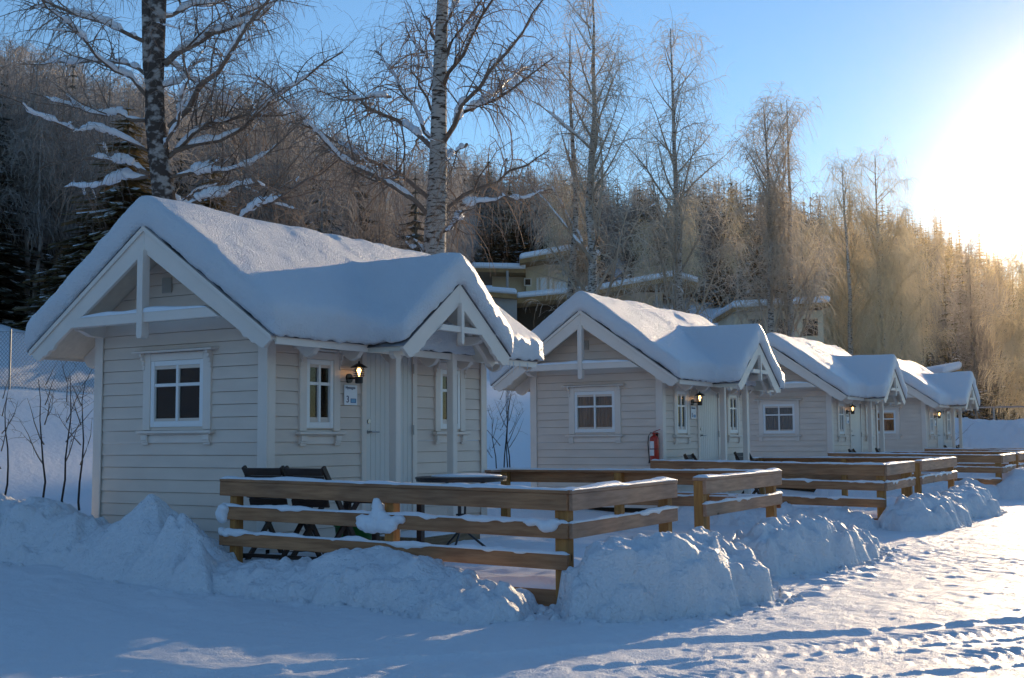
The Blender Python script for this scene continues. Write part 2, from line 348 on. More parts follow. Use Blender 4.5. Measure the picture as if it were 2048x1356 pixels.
def window(par, axis, plane, sign, c, hw, z0, z1, casing, curtain, name='window', bar=1.97, mull=0.0):
    """c centre along wall, hw half width of the sash, sash z0..z1"""
    def P(a, b, z): return (a, plane+sign*b, z) if axis == 'x' else (plane+sign*b, a, z)
    def bx(mb, a0, a1, b0, b1, zz0, zz1):
        p = P(a0, b0, zz0); q = P(a1, b1, zz1)
        mb.box(min(p[0], q[0]), max(p[0], q[0]), min(p[1], q[1]), max(p[1], q[1]), zz0, zz1)
    e = casing; m = MB()                                                      # casing boards
    bx(m, c-hw-e, c-hw+.01, -.02, .036, z0-.02, z1+.075); bx(m, c+hw-.01, c+hw+e, -.02, .036, z0-.02, z1+.075)
    bx(m, c-hw+.0101, c+hw-.0101, -.02, .034, z1-.01, z1+.07)
    root = m.build(name, TRIM, par, bevel=.004)
    s = MB(); fw = .052                                                        # sash
    bx(s, c-hw+.012, c-hw+.012+fw, -.03, .028, z0+.012, z1-.012); bx(s, c+hw-.012-fw, c+hw-.012, -.03, .028, z0+.012, z1-.012)
    bx(s, c-hw+.012+fw+.0005, c+hw-.012-fw-.0005, -.03, .026, z0+.012, z0+.012+fw+.01); bx(s, c-hw+.012+fw+.0005, c+hw-.012-fw-.0005, -.03, .026, z1-.012-fw, z1-.012)
    bx(s, c+mull-.017, c+mull+.017, -.016, .022, z0+.075, z1-.065)
    bx(s, c-hw+.065, c+mull-.0175, -.016, .020, bar-.017, bar+.017); bx(s, c+mull+.0175, c+hw-.065, -.016, .020, bar-.017, bar+.017)
    s.build('sash', SASH, root, bevel=.003)
    g = MB(); bx(g, c-hw+.05, c+hw-.05, -.004, -.001, z0+.05, z1-.05); g.build('pane', GLASS, root)
    k = MB(); n = 40                                                           # pleated curtain
    vs = []
    for i in range(n+1):
        a = c-hw+.02+(2*hw-.04)*i/n; d = -.045+.010*math.sin(i*1.9)+.006*math.sin(i*.7)
        if abs(a-c) < .012: d -= .012
        vs += [P(a, d, z0), P(a, d, z1)]
    k.add(vs, [(2*i, 2*i+2, 2*i+3, 2*i+1) for i in range(n)]); k.build('curtain', curtain, root)
    h = MB()                                                                   # sloped hood over the window
    A0, A1 = c-hw-e-.09, c+hw+e+.09
    pr = [(.0, z1+.115), (.0, z1+.078), (.105, z1+.072), (.125, z1+.078), (.125, z1+.092)]
    h.prism([P(A0, b, z) for b, z in pr], Vector(P(A1, 0, 0))-Vector(P(A0, 0, 0))); h.build('hood', TRIM, root, bevel=.002)
    for sgn in (-1, 1):                                                        # scalloped hood brackets
        b = MB(); a = c+sgn*(hw+e-.01); t = .028
        pts = [(.018, z1+.073), (.095, z1+.073), (.092, z1+.045), (.070, z1+.035), (.074, z1+.005), (.052, z1-.012), (.056, z1-.045), (.040, z1-.06), (.044, z1-.10), (.018, z1-.13)]
        b.prism([P(a-t/2, q, z) for q, z in pts], Vector(P(t, 0, 0))-Vector(P(0, 0, 0))); b.build('bracket', TRIM, root)
    si = MB(); bx(si, c-hw-e-.05, c+hw+e+.05, .0, .085, z0-.055, z0-.025); bx(si, c-hw-e-.03, c+hw+e+.03, .0, .062, z0-.068, z0-.0555)
    si.build('sill', TRIM, root, bevel=.004)
    ap = MB(); bx(ap, c-hw-e, c+hw+e, .0, .026, z0-.155, z0-.0685)
    for sgn in (-1, 1):
        a = c+sgn*(hw+e-.045)
        for q0, q1, zz0, zz1 in ((.03, .058, -.125, -.069), (.03, .050, -.150, -.1255), (.03, .040, -.172, -.1505)): bx(ap, a-.045, a+.045, .0262, q1, z0+zz0, z0+zz1)
    ap.build('apron', TRIM, root, bevel=.003)
    return root

def gable_board(y0, y1, apex, slope, hw, foot_w, inner_apex, inner_slope, steps, axis='x', c=CX):
    """bargeboard outline, half by half, with a scalloped foot"""
    out = []
    for s in (-1, 1):
        pts = [(0, apex), (hw, apex-slope*hw)]
        zf = apex-slope*hw
        pts += [(hw+.015, zf-.035), (hw-.10, zf-.125), (hw-.155, zf-.115), (hw-.205, zf-.075), (hw-.255, zf-.068), (hw-.30, zf-.022), (hw-.36, inner_apex-inner_slope*(hw-.36)-.03)]
        pts += [(hw-.40, inner_apex-inner_slope*(hw-.40)), (0, inner_apex)]
        if axis == 'x': P3 = [(c+s*u, y0, z) for u, z in pts]; vec = (0, y1-y0, 0)
        else: P3 = [(y0, c+s*u, z) for u, z in pts]; vec = (y1-y0, 0, 0)
        out.append((P3, vec))
    return out

def snow_roof(seed):
    """thick snow on the main roof and on the porch roof, one rounded body"""
    T = 0.30; m = MB(); A = 3.605; S = .69; HW = 1.84
    prof = [(CX-HW, A-S*HW), (CX, A), (CX+HW, A-S*HW), (CX+HW+.02, A-S*HW+T*1.1), (CX, A+T*1.18), (CX-HW-.02, A-S*HW+T*1.1)]
    m.prism([(x, -.575, z) for x, z in prof], (0, 5.21, 0))
    m2 = MB(); a2 = 3.103; s2 = .72; hw = 1.095; c = 1.985
    prof = [(c-hw, a2-s2*hw), (c, a2), (c+hw, a2-s2*hw), (c+hw+.02, a2-s2*hw+.31), (c, a2+.36), (c-hw-.02, a2-s2*hw+.31)]
    m2.prism([(1.07, y, z) for y, z in prof], (-1.9, 0, 0))
    # cut the porch body below the main roof surface (approx by vertex lift)
    bm = bmesh.new()
    for q in (m, m2):
        vs = [bm.verts.new(p) for p in q.v]
        for f in q.f: bm.faces.new([vs[i] for i in f])
    bmesh.ops.recalc_face_normals(bm, faces=bm.faces)
    me = bpy.data.meshes.new('snow_cover'); bm.to_mesh(me); bm.free()
    o = add_obj('snow_cover', me, SNOWR)
    r = o.modifiers.new('r', 'REMESH'); r.mode = 'VOXEL'; r.voxel_size = .042; r.use_smooth_shade = True
    s = o.modifiers.new('s', 'SMOOTH'); s.factor = .5; s.iterations = 30
    bake(o); me = o.data; n = len(me.vertices); co = np.zeros(n*3, np.float32); me.vertices.foreach_get('co', co); co = co.reshape(-1, 3)
    no = np.zeros(n*3, np.float32); me.vertices.foreach_get('normal', no); no = no.reshape(-1, 3)
    zr = 3.60-.69*np.abs(co[:, 0]-CX)
    upf = np.clip(no[:, 2], 0, 1)
    # fill the valleys between the two roofs, and let the snow sag at the middle
    d = .05*fbm(co[:, 0]*1.1+seed, co[:, 1]*1.1, 70+seed, 3)+.012*fbm(co[:, 0]*5, co[:, 1]*5+co[:, 2]*3, 71+seed, 3)
    edge = np.clip(1-np.abs(no[:, 2]), 0, 1)
    d2 = edge*.03*fbm((co[:, 0]+co[:, 1])*5, co[:, 2]*6, 72+seed, 3)
    co = co+no*(d*(.3+.7*upf)+d2)[:, None]
    # ragged frozen lip along the underside
    low = (no[:, 2] < -.35); co[:, 2] += np.where(low, .02*fbm(co[:, 0]*14, co[:, 1]*14, 75, 2), 0)
    me.vertices.foreach_set('co', co.astype(np.float32).ravel()); me.update()
    me.polygons.foreach_set('use_smooth', np.ones(len(me.polygons), dtype=bool))
    bpy.data.objects.remove(o)
    return me

def lantern(par, x, y, z):
    """wall lantern: round plate, arm, cup, louvres, conical hat, bulb"""
    m = MB()
    m.tube([(0, y, z-.04), (.03, y, z-.04)], .052, 18); m.tube([(.03, y, z-.04), (.10, y, z-.04), (x, y, z-.045)], .012, 8)
    root = m.build('wall_lamp', BLACK, par)
    c = MB(); c.lathe([(.030, z-.10), (.042, z-.095), (.044, z-.03), (.046, z-.028)], x, y, 20); c.build('lamp_cup', BLACK, root)
    l = MB()
    for k in range(4): zz = z-.012+k*.021; l.lathe([(.038, zz), (.060, zz-.004), (.060, zz+.001), (.038, zz+.004)], x, y, 20)
    for k in range(3):
        a = k*2.1+.4; l.tube([(x+.047*math.cos(a), y+.047*math.sin(a), z-.03), (x+.047*math.cos(a), y+.047*math.sin(a), z+.075)], .004, 6)
    l.build('louvre', BLACK, root)
    h = MB(); h.lathe([(.092, z+.072), (.094, z+.076), (.035, z+.112), (.012, z+.12), (.010, z+.14), (.004, z+.145)], x, y, 24); h.build('lamp_shade', BLACK, root)
    b = MB(); b.lathe([(.008, z-.02), (.012, z+.010), (.022, z+.030), (.024, z+.048), (.016, z+.064), (.003, z+.067)], x, y, 14); b.build('bulb', BULB, root, smooth=True)
    ld = bpy.data.lights.new('lamp_light', 'POINT'); ld.energy = .9; ld.color = (1, .52, .2); ld.shadow_soft_size = .03
    lo = bpy.data.objects.new('lamp_light', ld); COL.objects.link(lo); lo.parent = root; lo.location = (x, y+.0, z+.035)
    return root

def cabin(idx, loc, label, number, curtain):
    t = thing('wooden_cabin', label, 'cabin', loc, 0, 'white cabins in a row')
    CW = W2
    # ---- walls (lap boards)
    wl = MB()
    def gtop(z):
        ze = 2.78                                                            # wall goes up under the roof planes
        if z <= 2.62: return (-CW+.0, 0.0)
        u = (3.52-z)/.69
        return None if u < .03 else (max(-CW, CX-u), min(0, CX+u))
    clap_rows(wl, 0, 0, 0.0, gtop, [(CX-.36, CX+.36, 1.58, 2.19)], axis='x', sign=-1)
    clap_rows(wl, 0, 0, LEN, gtop, [], axis='x', sign=1)
    stop = lambda z: (0.0, LEN) if z < 2.6 else None
    clap_rows(wl, 0, 0, 0.0, stop, [(.60, .98, 1.58, 2.19), (1.56, 2.44, .36, 2.36), (3.04, 3.40, 1.58, 2.19)], axis='y', sign=1)
    clap_rows(wl, 0, 0, -CW, stop, [], axis='y', sign=-1)
    wl.build('wall', WHITE, t)
    fl = MB(); fl.box(-CW+.03, -.03, .03, LEN-.03, .33, .39); fl.box(-CW+.1, -.1, .1, LEN-.1, -.3, .31); fl.build('floor_and_gap_shade', HDARK, t)  # floor, plus a near-black block painted as the shaded gap under the walls
    cb = MB(); w_ = .092; q = .036
    for (x0, x1, y0, y1) in ((-w_, q, -q, -.0165), (.0165, q, -.0163, w_), (-CW-q, -CW+w_, -q, -.0165), (-CW-q, -CW-.0165, -.0163, w_),
                             (.0165, q, LEN-w_, LEN+.0163), (-w_, q, LEN+.0165, LEN+q), (-CW-q, -CW+w_, LEN+.0165, LEN+q), (-CW-q, -CW-.0165, LEN-w_, LEN+.0163)):
        cb = MB(); cb.box(x0, x1, y0, y1, .30, 2.60); cb.build('corner_board', TRIM, t, bevel=.004)
    bb = MB(); bb.box(-CW-.02, .02, -.028, -.0166, .255, .318); bb.box(.0166, .028, .04, LEN, .255, .318); bb.build('base_board', TRIM, t)
    # ---- windows
    window(t, 'x', 0.0, -1, CX-.002, .40, 1.513, 2.240, .10, curtain)
    window(t, 'y', 0.0, 1, .785, .228, 1.49, 2.235, .095, curtain)
    window(t, 'y', 0.0, 1, 3.22, .228, 1.49, 2.235, .095, curtain)
    vt = MB(); vt.box(-1.485, -1.345, -.030, -.016, 2.955, 3.115)
    for k in range(6): vt.box(-1.475, -1.355, -.038, -.0302, 2.968+k*.024, 2.980+k*.024)
    vt.build('vent', HCONC, t)
    # ---- door
    dm = MB(); dm.box(-.02, .012, 1.565, 2.435, .38, 2.35)
    n = 10
    for k in range(n): y0 = 1.567+(.866)*k/n; dm.box(.0122, .019, y0+.003, y0+.866/n-.003, .39, 2.34)
    dr = dm.build('door', DOORM, t)
    fr = MB(); fr.box(-.02, .034, 1.487, 1.5645, .34, 2.43); fr.box(-.02, .034, 2.4355, 2.52, .34, 2.43); fr.box(-.02, .032, 1.5647, 2.4353, 2.3505, 2.43)
    fr.box(0, .055, 1.53, 2.47, .33, .3795); fr.build('frame', TRIM, dr, bevel=.003)
    hd = MB(); hd.tube([(.019, 1.615, 1.465), (.07, 1.615, 1.465)], .011, 8); hd.tube([(.065, 1.61, 1.465), (.068, 1.745, 1.463)], .010, 8)
    hd.tube([(.0192, 1.615, 1.465), (.026, 1.615, 1.465)], .026, 14); hd.build('handle', STEEL, dr, smooth=False)
    lk = MB(); lk.tube([(.0192, 1.615, 1.578), (.034, 1.615, 1.578)], .027, 16); lk.build('lock', STEEL, dr)
    for zz in (2.20, 1.487, .75):
        hg = MB(); hg.tube([(.040, 2.437, zz-.055), (.040, 2.437, zz+.055)], .010, 8); hg.build('hinge', STEEL, dr)
    # ---- main roof
    rf = MB(); top = 3.60; S = .69; th = .07
    prof = [(CX, top), (CX+1.775, top-S*1.775), (CX+1.775, top-S*1.775-th), (CX, top-th), (CX-1.775, top-S*1.775-th), (CX-1.775, top-S*1.775)]
    rf.prism([(x, -.455, z) for x, z in prof], (0, 4.91, 0)); roof = rf.build('roof', SOFFIT, t)
    ft = MB()
    for s in (-1, 1):
        a = [(CX, top+.002), (CX+s*1.80, top-S*1.80+.002), (CX+s*1.80, top-S*1.80+.010), (CX, top+.010)]
        ft.prism([(x, -.52, z) for x, z in a], (0, 5.04, 0))
    ft.build('roofing_felt', FELT, roof)
    for y0, y1 in ((-.50, -.456), (4.456, 4.50)):
        bg_ = MB()
        for P3, vec in gable_board(y0, y1, 3.592, .69, 1.755, 0, 3.315, .655, 0): bg_.prism(P3, vec)
        bg_.build('bargeboard', TRIM, roof, bevel=.004)
        if y0 < 0:
            mo = MB()
            for s in (-1, 1):
                mo.prism([(CX+s*.0, y0-.022, 3.592), (CX+s*1.765, y0-.022, 3.592-.69*1.765), (CX+s*1.765, y0-.022, 3.592-.69*1.765-.055), (CX, y0-.022, 3.592-.058)], (0, .021, 0))
            mo.build('bargeboard_moulding', TRIM, roof, bevel=.003)
            cl = MB(); cl.prism([(CX-1.075, y0-.03, 2.588), (CX+1.085, y0-.03, 2.588), (CX+.925, y0-.03, 2.690), (CX-.925, y0-.03, 2.690)], (0, .10, 0)); cl.build('collar_beam', TRIM, roof, bevel=.004)
            kp = MB(); kp.prism([(CX-.041, y0-.052, 3.33), (CX+.041, y0-.052, 3.33), (CX+.041, y0-.052, 2.45), (CX+.025, y0-.052, 2.425), (CX-.025, y0-.052, 2.425), (CX-.041, y0-.052, 2.45)], (0, .10, 0)); kp.build('king_post', TRIM, roof, bevel=.004)
            sc = MB(); n = 60; vs = []
            for i in range(n+1):
                x = CX-.93+1.86*i/n; e = min(i, n-i)/n*2; h = (.012+.05*min(1, e*2.2)*(.75+.5*math.sin(i*.23+idx)*.5))*(0.4 if abs(x-CX) < .045 else 1)*(1.0 if s else 1)
                if abs(x-CX) > .93-.04: h = .004
                vs += [(x, y0-.034, 2.688), (x, y0-.036, 2.69+h*.7), (x, y0+.02, 2.69+h), (x, y0+.066, 2.69+h*.6)]
            sc.add(vs, [(4*i+k, 4*i+4+k, 4*i+5+k, 4*i+1+k) for i in range(n) for k in range(3)]); sc.build('snow_on_beam', SNOW, roof, smooth=True)
    # eaves: fascia and shaped rafter tails on both sides, purlin ends in the gable
    for s in (-1, 1):
        fa = MB(); xe = CX+s*1.758; fa.box(min(xe, xe+s*.02), max(xe, xe+s*.02), -.45, 4.45, top-S*1.775-.085, top-S*1.775-.0); fa.build('fascia', TRIM, roof)
        xw = 0.0 if s > 0 else -CW
        for k in range(6):
            y = .22+k*.70 if True else 0
            if s > 0 and 1.25 < y < 2.9 and k in (2, 3): pass
            rt = MB(); z0 = top-th
            def zz(u): return z0-S*u-.003
            ue = 1.72; uw = abs(xw-CX)-.02
            pts = [(uw, zz(uw)), (ue, zz(ue)), (ue, zz(ue)-.045), (ue-.05, zz(ue)-.105), (ue-.13, zz(ue)-.135), (ue-.19, zz(ue)-.10), (ue-.26, zz(ue)-.03), (ue-.34, zz(ue)+.02), (uw, zz(uw)-.12)]
            rt.prism([(CX+s*u, y-.035, z) for u, z in pts], (0, .07, 0)); rt.build('rafter_tail', TRIM, roof, bevel=.003)
    for s in (-1, 1):
        for u, lw in ((1.18, .10),):
            pe = MB(); z = 3.52-.69*u-.06
            pts = [(-.452, z), (.02, z), (.02, z-.13), (-.20, z-.12), (-.30, z-.075), (-.36, z-.07), (-.40, z-.02), (-.452, z-.015)]
            pe.prism([(CX+s*u-.04, y, zz_) for y, zz_ in pts], (.08, 0, 0)); pe.build('purlin', TRIM, roof, bevel=.003)
    # ---- porch
    a2 = 3.095; s2 = .72; c = 1.985; hw = 1.035
    pr = MB()
    for s in (-1, 1):
        P3 = [(.955, c, a2-.004), (.955, c+s*hw, a2-s2*hw-.004), (.50, c+s*hw, a2-s2*hw-.004), (CX+(top-a2)/.69, c, a2-.004)]
        pr.prism(P3, (0, 0, -.06))
    proof = pr.build('porch_roof', SOFFIT, t)
    ft = MB()
    for s in (-1, 1):
        P3 = [(1.015, c, a2), (1.015, c+s*(hw+.02), a2-s2*(hw+.02)), (.535, c+s*(hw+.02), a2-s2*(hw+.02)), (CX+(top-a2)/.69, c, a2)]
        ft.prism(P3, (0, 0, .008))
    ft.build('roofing_felt', FELT, proof)
    bd = MB()
    for P3, vec in gable_board(.957, 1.0, a2-.003, s2, hw, 0, 2.855, .70, 0, axis='y', c=c): bd.prism(P3, vec)
    bd.build('bargeboard', TRIM, proof, bevel=.004)
    bd = MB(); bd.prism([(1.028, c-.43, 2.545), (1.028, c+.43, 2.545), (1.028, c+.36, 2.612), (1.028, c-.36, 2.612)], (-.068, 0, 0)); bd.build('collar_beam', TRIM, proof, bevel=.003)
    bd = MB(); bd.prism([(1.042, c-.027, 2.87), (1.042, c+.027, 2.87), (1.042, c+.027, 2.44), (1.042, c+.012, 2.415), (1.042, c-.012, 2.415), (1.042, c-.027, 2.44)], (-.062, 0, 0)); bd.build('king_post', TRIM, proof, bevel=.003)
    for y in (c-.545, c+.545):
        ps = MB(); ps.box(.475, .565, y-.045, y+.045, .20, 2.445); ps.build('post', TRIM, proof, bevel=.006)
        be = MB(); pts = [(.03, 2.545), (.95, 2.545), (.95, 2.50), (.90, 2.47), (.80, 2.447), (.03, 2.447)]
        be.prism([(x, y-.04, z) for x, z in pts], (0, .08, 0)); be.build('porch_beam', TRIM, proof, bevel=.003)
    be = MB(); be.box(.48, .56, c-.505, c+.505, 2.452, 2.54); be.build('porch_beam', TRIM, proof, bevel=.003)
    for s in (-1, 1):
        for x in (.80,):
            pts = [(.45, 2.70), (hw-.04, a2-s2*(hw-.04)-.07), (hw-.045, a2-s2*hw-.10), (hw-.10, a2-s2*hw-.135), (hw-.17, a2-s2*hw-.10), (hw-.24, a2-s2*hw-.02), (.45, 2.60)]
            rt = MB(); rt.prism([(x-.03, c+s*u, z) for u, z in pts], (.06, 0, 0)); rt.build('rafter_tail', TRIM, proof, bevel=.003)
    # ---- snow cover
    sc = add_obj('snow_cover', snow_roof(idx), SNOWR, t)
    for k in range([9, 5, 4, 3][idx]):
        ic = MB(); y = [3.15, 3.3, 3.2, 3.3][idx]+k*.13+.05*math.sin(k*5+idx); ln = .05+.11*abs(math.sin(k*2.3+idx*1.7)); x = .53
        ic.tube([(x, y, 2.335), (x+.002, y, 2.335-ln*.5), (x, y+.002, 2.335-ln)], [.009, .006, .001], 6); ic.build('icicle', ICE, sc, smooth=True)
    # ---- lamp and sign
    lantern(t, .155, 1.275, 2.085)
    sg = MB(); sg.box(.020, .026, 1.185, 1.405, 1.755, 1.972); sgn = sg.build('number_sign', SIGNW, t)
    def put(txt, size, y, z, m, sx=1.0):
        me = text_mesh(txt, size); o = add_obj('lettering', me, m, sgn)
        o.matrix_local = Matrix(((0, 0, 1, .0272), (sx, 0, 0, y), (0, 1, 0, z), (0, 0, 0, 1)))
    put('Nystugen', .043, 1.205, 1.930, INK)
    if number: put(number, .105, 1.215, 1.782, INK, 1.0)
    fb = MB(); y0, y1, z0, z1 = 1.292, 1.385, 1.778, 1.826
    fb.box(.0262, .0275, y0, y1, z0, z0+.006); fb.box(.0262, .0275, y0, y1, z1-.006, z1); fb.box(.0262, .0275, y0, y0+.008, z0+.0061, z1-.0061); fb.box(.0262, .0275, y1-.008, y1, z0+.0061, z1-.0061)
    fb.build('blue_mark', INKB, sgn)
    fb = MB(); fb.box(.0262, .0270, y0+.0085, y1-.0085, z0+.0065, z1-.0065); fb.build('blue_mark', INKC, sgn)
    # power cable from lamp up to the eave
    cbm = MB(); cbm.tube([(.155, 1.275, 2.23), (.156, 1.276, 2.36)], .003, 5); cbm.build('cable', STEEL, t)
    return t

ZC = [0.0, -.05, -.07, -.07]
LABC = ['nearest white cabin, number 3 on the sign beside its door',
        'second white cabin, red fire extinguisher hanging on its gable wall',
        'third white cabin along the row, pale grey blinds in its gable window',
        'farthest white cabin at the end of the row, beside the high snow bank']
for i in range(4):
    cabin(i, (0, SP*i, ZC[i]), LABC[i], ['3', '5', '', ''][i], [CURT, CURT2, CURT3, CURT][i])

# ------------------------------------------------------------------ railings and decks
def snow_strip(mb, p0, p1, w, base, amp, drop, seed, n=None, thick=1.0):
    """lumpy snow lying on a board from p0 to p1 (top edge centre line)"""
    p0 = np.array(p0, float); p1 = np.array(p1, float); Ln = np.linalg.norm(p1-p0); n = n or max(8, int(Ln/.018))
    d = (p1-p0)/Ln; s = np.array([d[1], -d[0], 0.0]); t = np.linspace(0, 1, n+1); a = t*Ln
    h = base+amp*np.clip(fbm(a*3.2+seed*7, a*0+seed, 80, 3)+.25, 0, 1.4)+.004*fbm(a*22, a*0+seed, 81, 2)
    e = np.clip(np.minimum(a, Ln-a)/.04, 0, 1)**.5; h = np.maximum(h*e*thick, .002)
    dr = np.clip(fbm(a*5+seed*3, a*0+seed*5, 82, 3)-.18, 0, 1)*drop*3+.004
    dr2 = np.clip(fbm(a*5+seed*9, a*0+seed*2, 83, 3)-.25, 0, 1)*drop*2+.003
    sec = [(-w/2-.008, -dr2), (-w/2-.010, h*.35), (-w/4, h*.9), (w*.1, h), (w/3, h*.85), (w/2+.012, h*.3), (w/2+.014, -dr*.5), (w/2+.006, -dr)]
    C = p0[None]+d[None]*a[:, None]; vs = []; m = len(sec)
    G = np.zeros((n+1, m, 3))
    for k, (o, z) in enumerate(sec):
        G[:, k] = C+s[None]*o; G[:, k, 2] += z
    vs = G.reshape(-1, 3); fs = [(i*m+k, (i+1)*m+k, (i+1)*m+k+1, i*m+k+1) for i in range(n) for k in range(m-1)]
    fs += [(0,)+tuple(range(1, m)), tuple(range(n*m+m-1, n*m-1, -1))]
    return mb.add(vs, fs)

def railing(label, loc, legs, seed):
    """legs: list of dict(p0,p1, posts) in cabin-local plan; boards on the outside"""
    t = thing('deck_railing', label, 'railing', loc, 0, 'wooden deck railings')
    for li, L in enumerate(legs):
        p0 = Vector(L['p0']); p1 = Vector(L['p1']); d = Vector((p1-p0)); ln = math.hypot(d.x, d.y); ux, uy = d.x/ln, d.y/ln
        nx_, ny_ = (uy, -ux) if L.get('side', 1) > 0 else (-uy, ux)           # outward normal
        alongx = abs(ux) > abs(uy); wm = WOODX if alongx else WOODY
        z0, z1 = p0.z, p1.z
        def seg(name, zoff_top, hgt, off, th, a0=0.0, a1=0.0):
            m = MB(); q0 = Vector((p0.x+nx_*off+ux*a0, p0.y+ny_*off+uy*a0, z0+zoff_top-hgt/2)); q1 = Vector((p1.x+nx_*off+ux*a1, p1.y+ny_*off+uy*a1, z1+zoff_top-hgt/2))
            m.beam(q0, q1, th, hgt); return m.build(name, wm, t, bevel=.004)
        seg('cap_board', 0.0, .030, -.035, .145, L.get('c0', 0), L.get('c1', 0))
        seg('top_board', -.031, .130, .015, .036)
        b = L.get('boards', (-.255, -.497))
        for bo in b: seg('rail_board', bo, .122, .015, .036)
        for pt in L['posts']:
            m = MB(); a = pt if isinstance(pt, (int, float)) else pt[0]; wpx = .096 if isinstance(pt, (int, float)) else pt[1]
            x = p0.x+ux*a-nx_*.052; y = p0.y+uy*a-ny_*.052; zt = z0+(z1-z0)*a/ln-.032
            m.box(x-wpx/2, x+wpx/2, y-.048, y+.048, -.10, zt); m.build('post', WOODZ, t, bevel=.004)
        s = MB(); amp = L.get('amp', .028)
        snow_strip(s, (p0.x-nx_*.035+ux*(L.get('c0', 0)+.01), p0.y-ny_*.035+uy*(L.get('c0', 0)+.01), z0), (p1.x-nx_*.035+ux*(L.get('c1', 0)-.01), p1.y-ny_*.035+uy*(L.get('c1', 0)-.01), z1), .125, .012, amp, .006, seed+li)
        for k, bo in enumerate(b):
            snow_strip(s, (p0.x+nx_*.015, p0.y+ny_*.015, z0+bo), (p1.x+nx_*.015, p1.y+ny_*.015, z1+bo), .034, .012, .028+.012*k, L.get('drop', .022), seed*3+li*5+k+11)
        s.build('snow_on_rail', SNOW, t, smooth=True)
    return t

def deck(label, loc, seed):
    t = thing('wooden_deck', label, 'deck', loc, 0, 'decks in front of the cabins')
    m = MB()
    for k in range(30): x = .05+k*.126; m.box(x, x+.12, -.66, 4.25, .165, .195)
    m.build('deck_board', DECKW, t)
    m = MB(); m.box(.03, 3.75, -.70, -.665, .05, .19); m.box(3.756, 3.79, -.66, 1.3, .05, .19); m.build('edge_board', WOODX, t)
    gx = np.linspace(.02, 3.80, 110); gy = np.linspace(-.68, 4.28, 140); X, Y = np.meshgrid(gx, gy, indexing='ij')
    e = np.minimum(np.minimum(X-.02, 3.80-X), np.minimum(Y+.68, 4.28-Y)); e = np.clip(e/.12, 0, 1)**.5
    tr = np.exp(-((Y-1.8)/.55)**2)                                        # trodden path to the door
    Z = .17+e*(.085+.05*fbm(X*1.4+seed, Y*1.4, 90+seed, 3)+.02*fbm(X*6, Y*6, 91+seed, 3)-.04*tr)
    # snow drifted higher towards the outer corner rails
    Z += e*.10*np.clip((X-2.2)/1.6, 0, 1)*np.clip(1-np.abs(Y-3.2)/1.6, 0, 1)
    a, b = X.shape; I = (np.arange(a-1)[:, None]*b+np.arange(b-1)[None, :]).ravel()
    me = raw_mesh('snow_layer', np.stack([X, Y, Z], -1).reshape(-1, 3), np.stack([I, I+b, I+b+1, I+1], 1), smooth=True)
    add_obj('snow_layer', me, SNOW, t); return t

ORD = ['nearest', 'second', 'third', 'farthest']
for i in range(4):
    zo = [0, -.01, -.02, -.02][i]; loc = (0, SP*i, zo)
    y2 = 1.36 if i == 0 else 1.10; y3 = 2.02 if i == 0 else 1.53
    front = [dict(p0=(.13, -.735, 1.028), p1=(3.83, -.735, .973), posts=[(.14, .085), 1.95, (3.63, .115)], c1=.02, amp=.022 if i else .028),
             dict(p0=(3.832, -.735, .973), p1=(3.80, y2, .985), posts=[y2+.735-.10], c0=-.02, boards=(-.255,), amp=.03)]
    railing('railing round the front of the %s cabin deck, ending at the gap for the steps' % ORD[i], loc, front, 3+i*7)
    back = [dict(p0=(3.81, y3, .984), p1=(3.80, 4.28, .996), posts=[.052, 4.28-y3-.14], boards=(-.255,), amp=.03),
            dict(p0=(3.80, 4.30, .993), p1=(.06, 4.30, .985), posts=[.9, 2.0, 3.62], boards=(-.30,), amp=.012, drop=.008),
            dict(p0=(.06, 4.30, .985), p1=(.03, 3.98, .982), posts=[], boards=(-.30,), amp=.004)]
    railing('railing along the far side of the %s cabin deck' % ORD[i], loc, back, 5+i*7)
    deck('snow covered wooden deck of the %s cabin' % ORD[i], loc, i)

# clumps of ploughed snow stuck on the first railing
def blob_mesh(name, pts, label, cat, group=None, sub=3, amp=.25):
    """pts: (x,y,z,rx,ry,rz) ellipsoids fused"""
    bm = bmesh.new()
    for (x, y, z, a, b, c) in pts:
        r = bmesh.ops.create_icosphere(bm, subdivisions=2, radius=1.0)
        for v in r['verts']: v.co = Vector((x+v.co.x*a, y+v.co.y*b, z+v.co.z*c))
    me = bpy.data.meshes.new(name); bm.to_mesh(me); bm.free(); o = add_obj(name, me, SNOW)
    r = o.modifiers.new('r', 'REMESH'); r.mode = 'VOXEL'; r.voxel_size = .014; r.use_smooth_shade = True
    s = o.modifiers.new('s', 'SMOOTH'); s.factor = .5; s.iterations = 4
    bake(o); me = o.data; n = len(me.vertices); co = np.zeros(n*3, np.float32); me.vertices.foreach_get('co', co); co = co.reshape(-1, 3)
    no = np.zeros(n*3, np.float32); me.vertices.foreach_get('normal', no); no = no.reshape(-1, 3)
    co += no*(.018*fbm(co[:, 0]*16+co[:, 2]*3, co[:, 1]*9+co[:, 2]*16, 95, 3))[:, None]
    me.vertices.foreach_set('co', co.ravel()); me.update()
    me.polygons.foreach_set('use_smooth', np.ones(len(me.polygons), dtype=bool))
    return tag(o, label, cat, group)
blob_mesh('snow_clump', [(1.98, -.765, .80, .055, .05, .085), (2.0, -.775, .73, .10, .06, .06), (1.92, -.78, .66, .17, .065, .085), (2.08, -.78, .66, .14, .06, .085), (2.22, -.775, .71, .08, .05, .045), (1.85, -.775, .71, .10, .05, .03)],
          'large clump of snow stuck on the middle rail of the nearest railing', 'snow clump')
blob_mesh('snow_clump', [(.17, -.775, .685, .075, .05, .085), (.19, -.775, .74, .065, .05, .05)],
          'squarish clump of snow on the left end post of the nearest railing', 'snow clump')
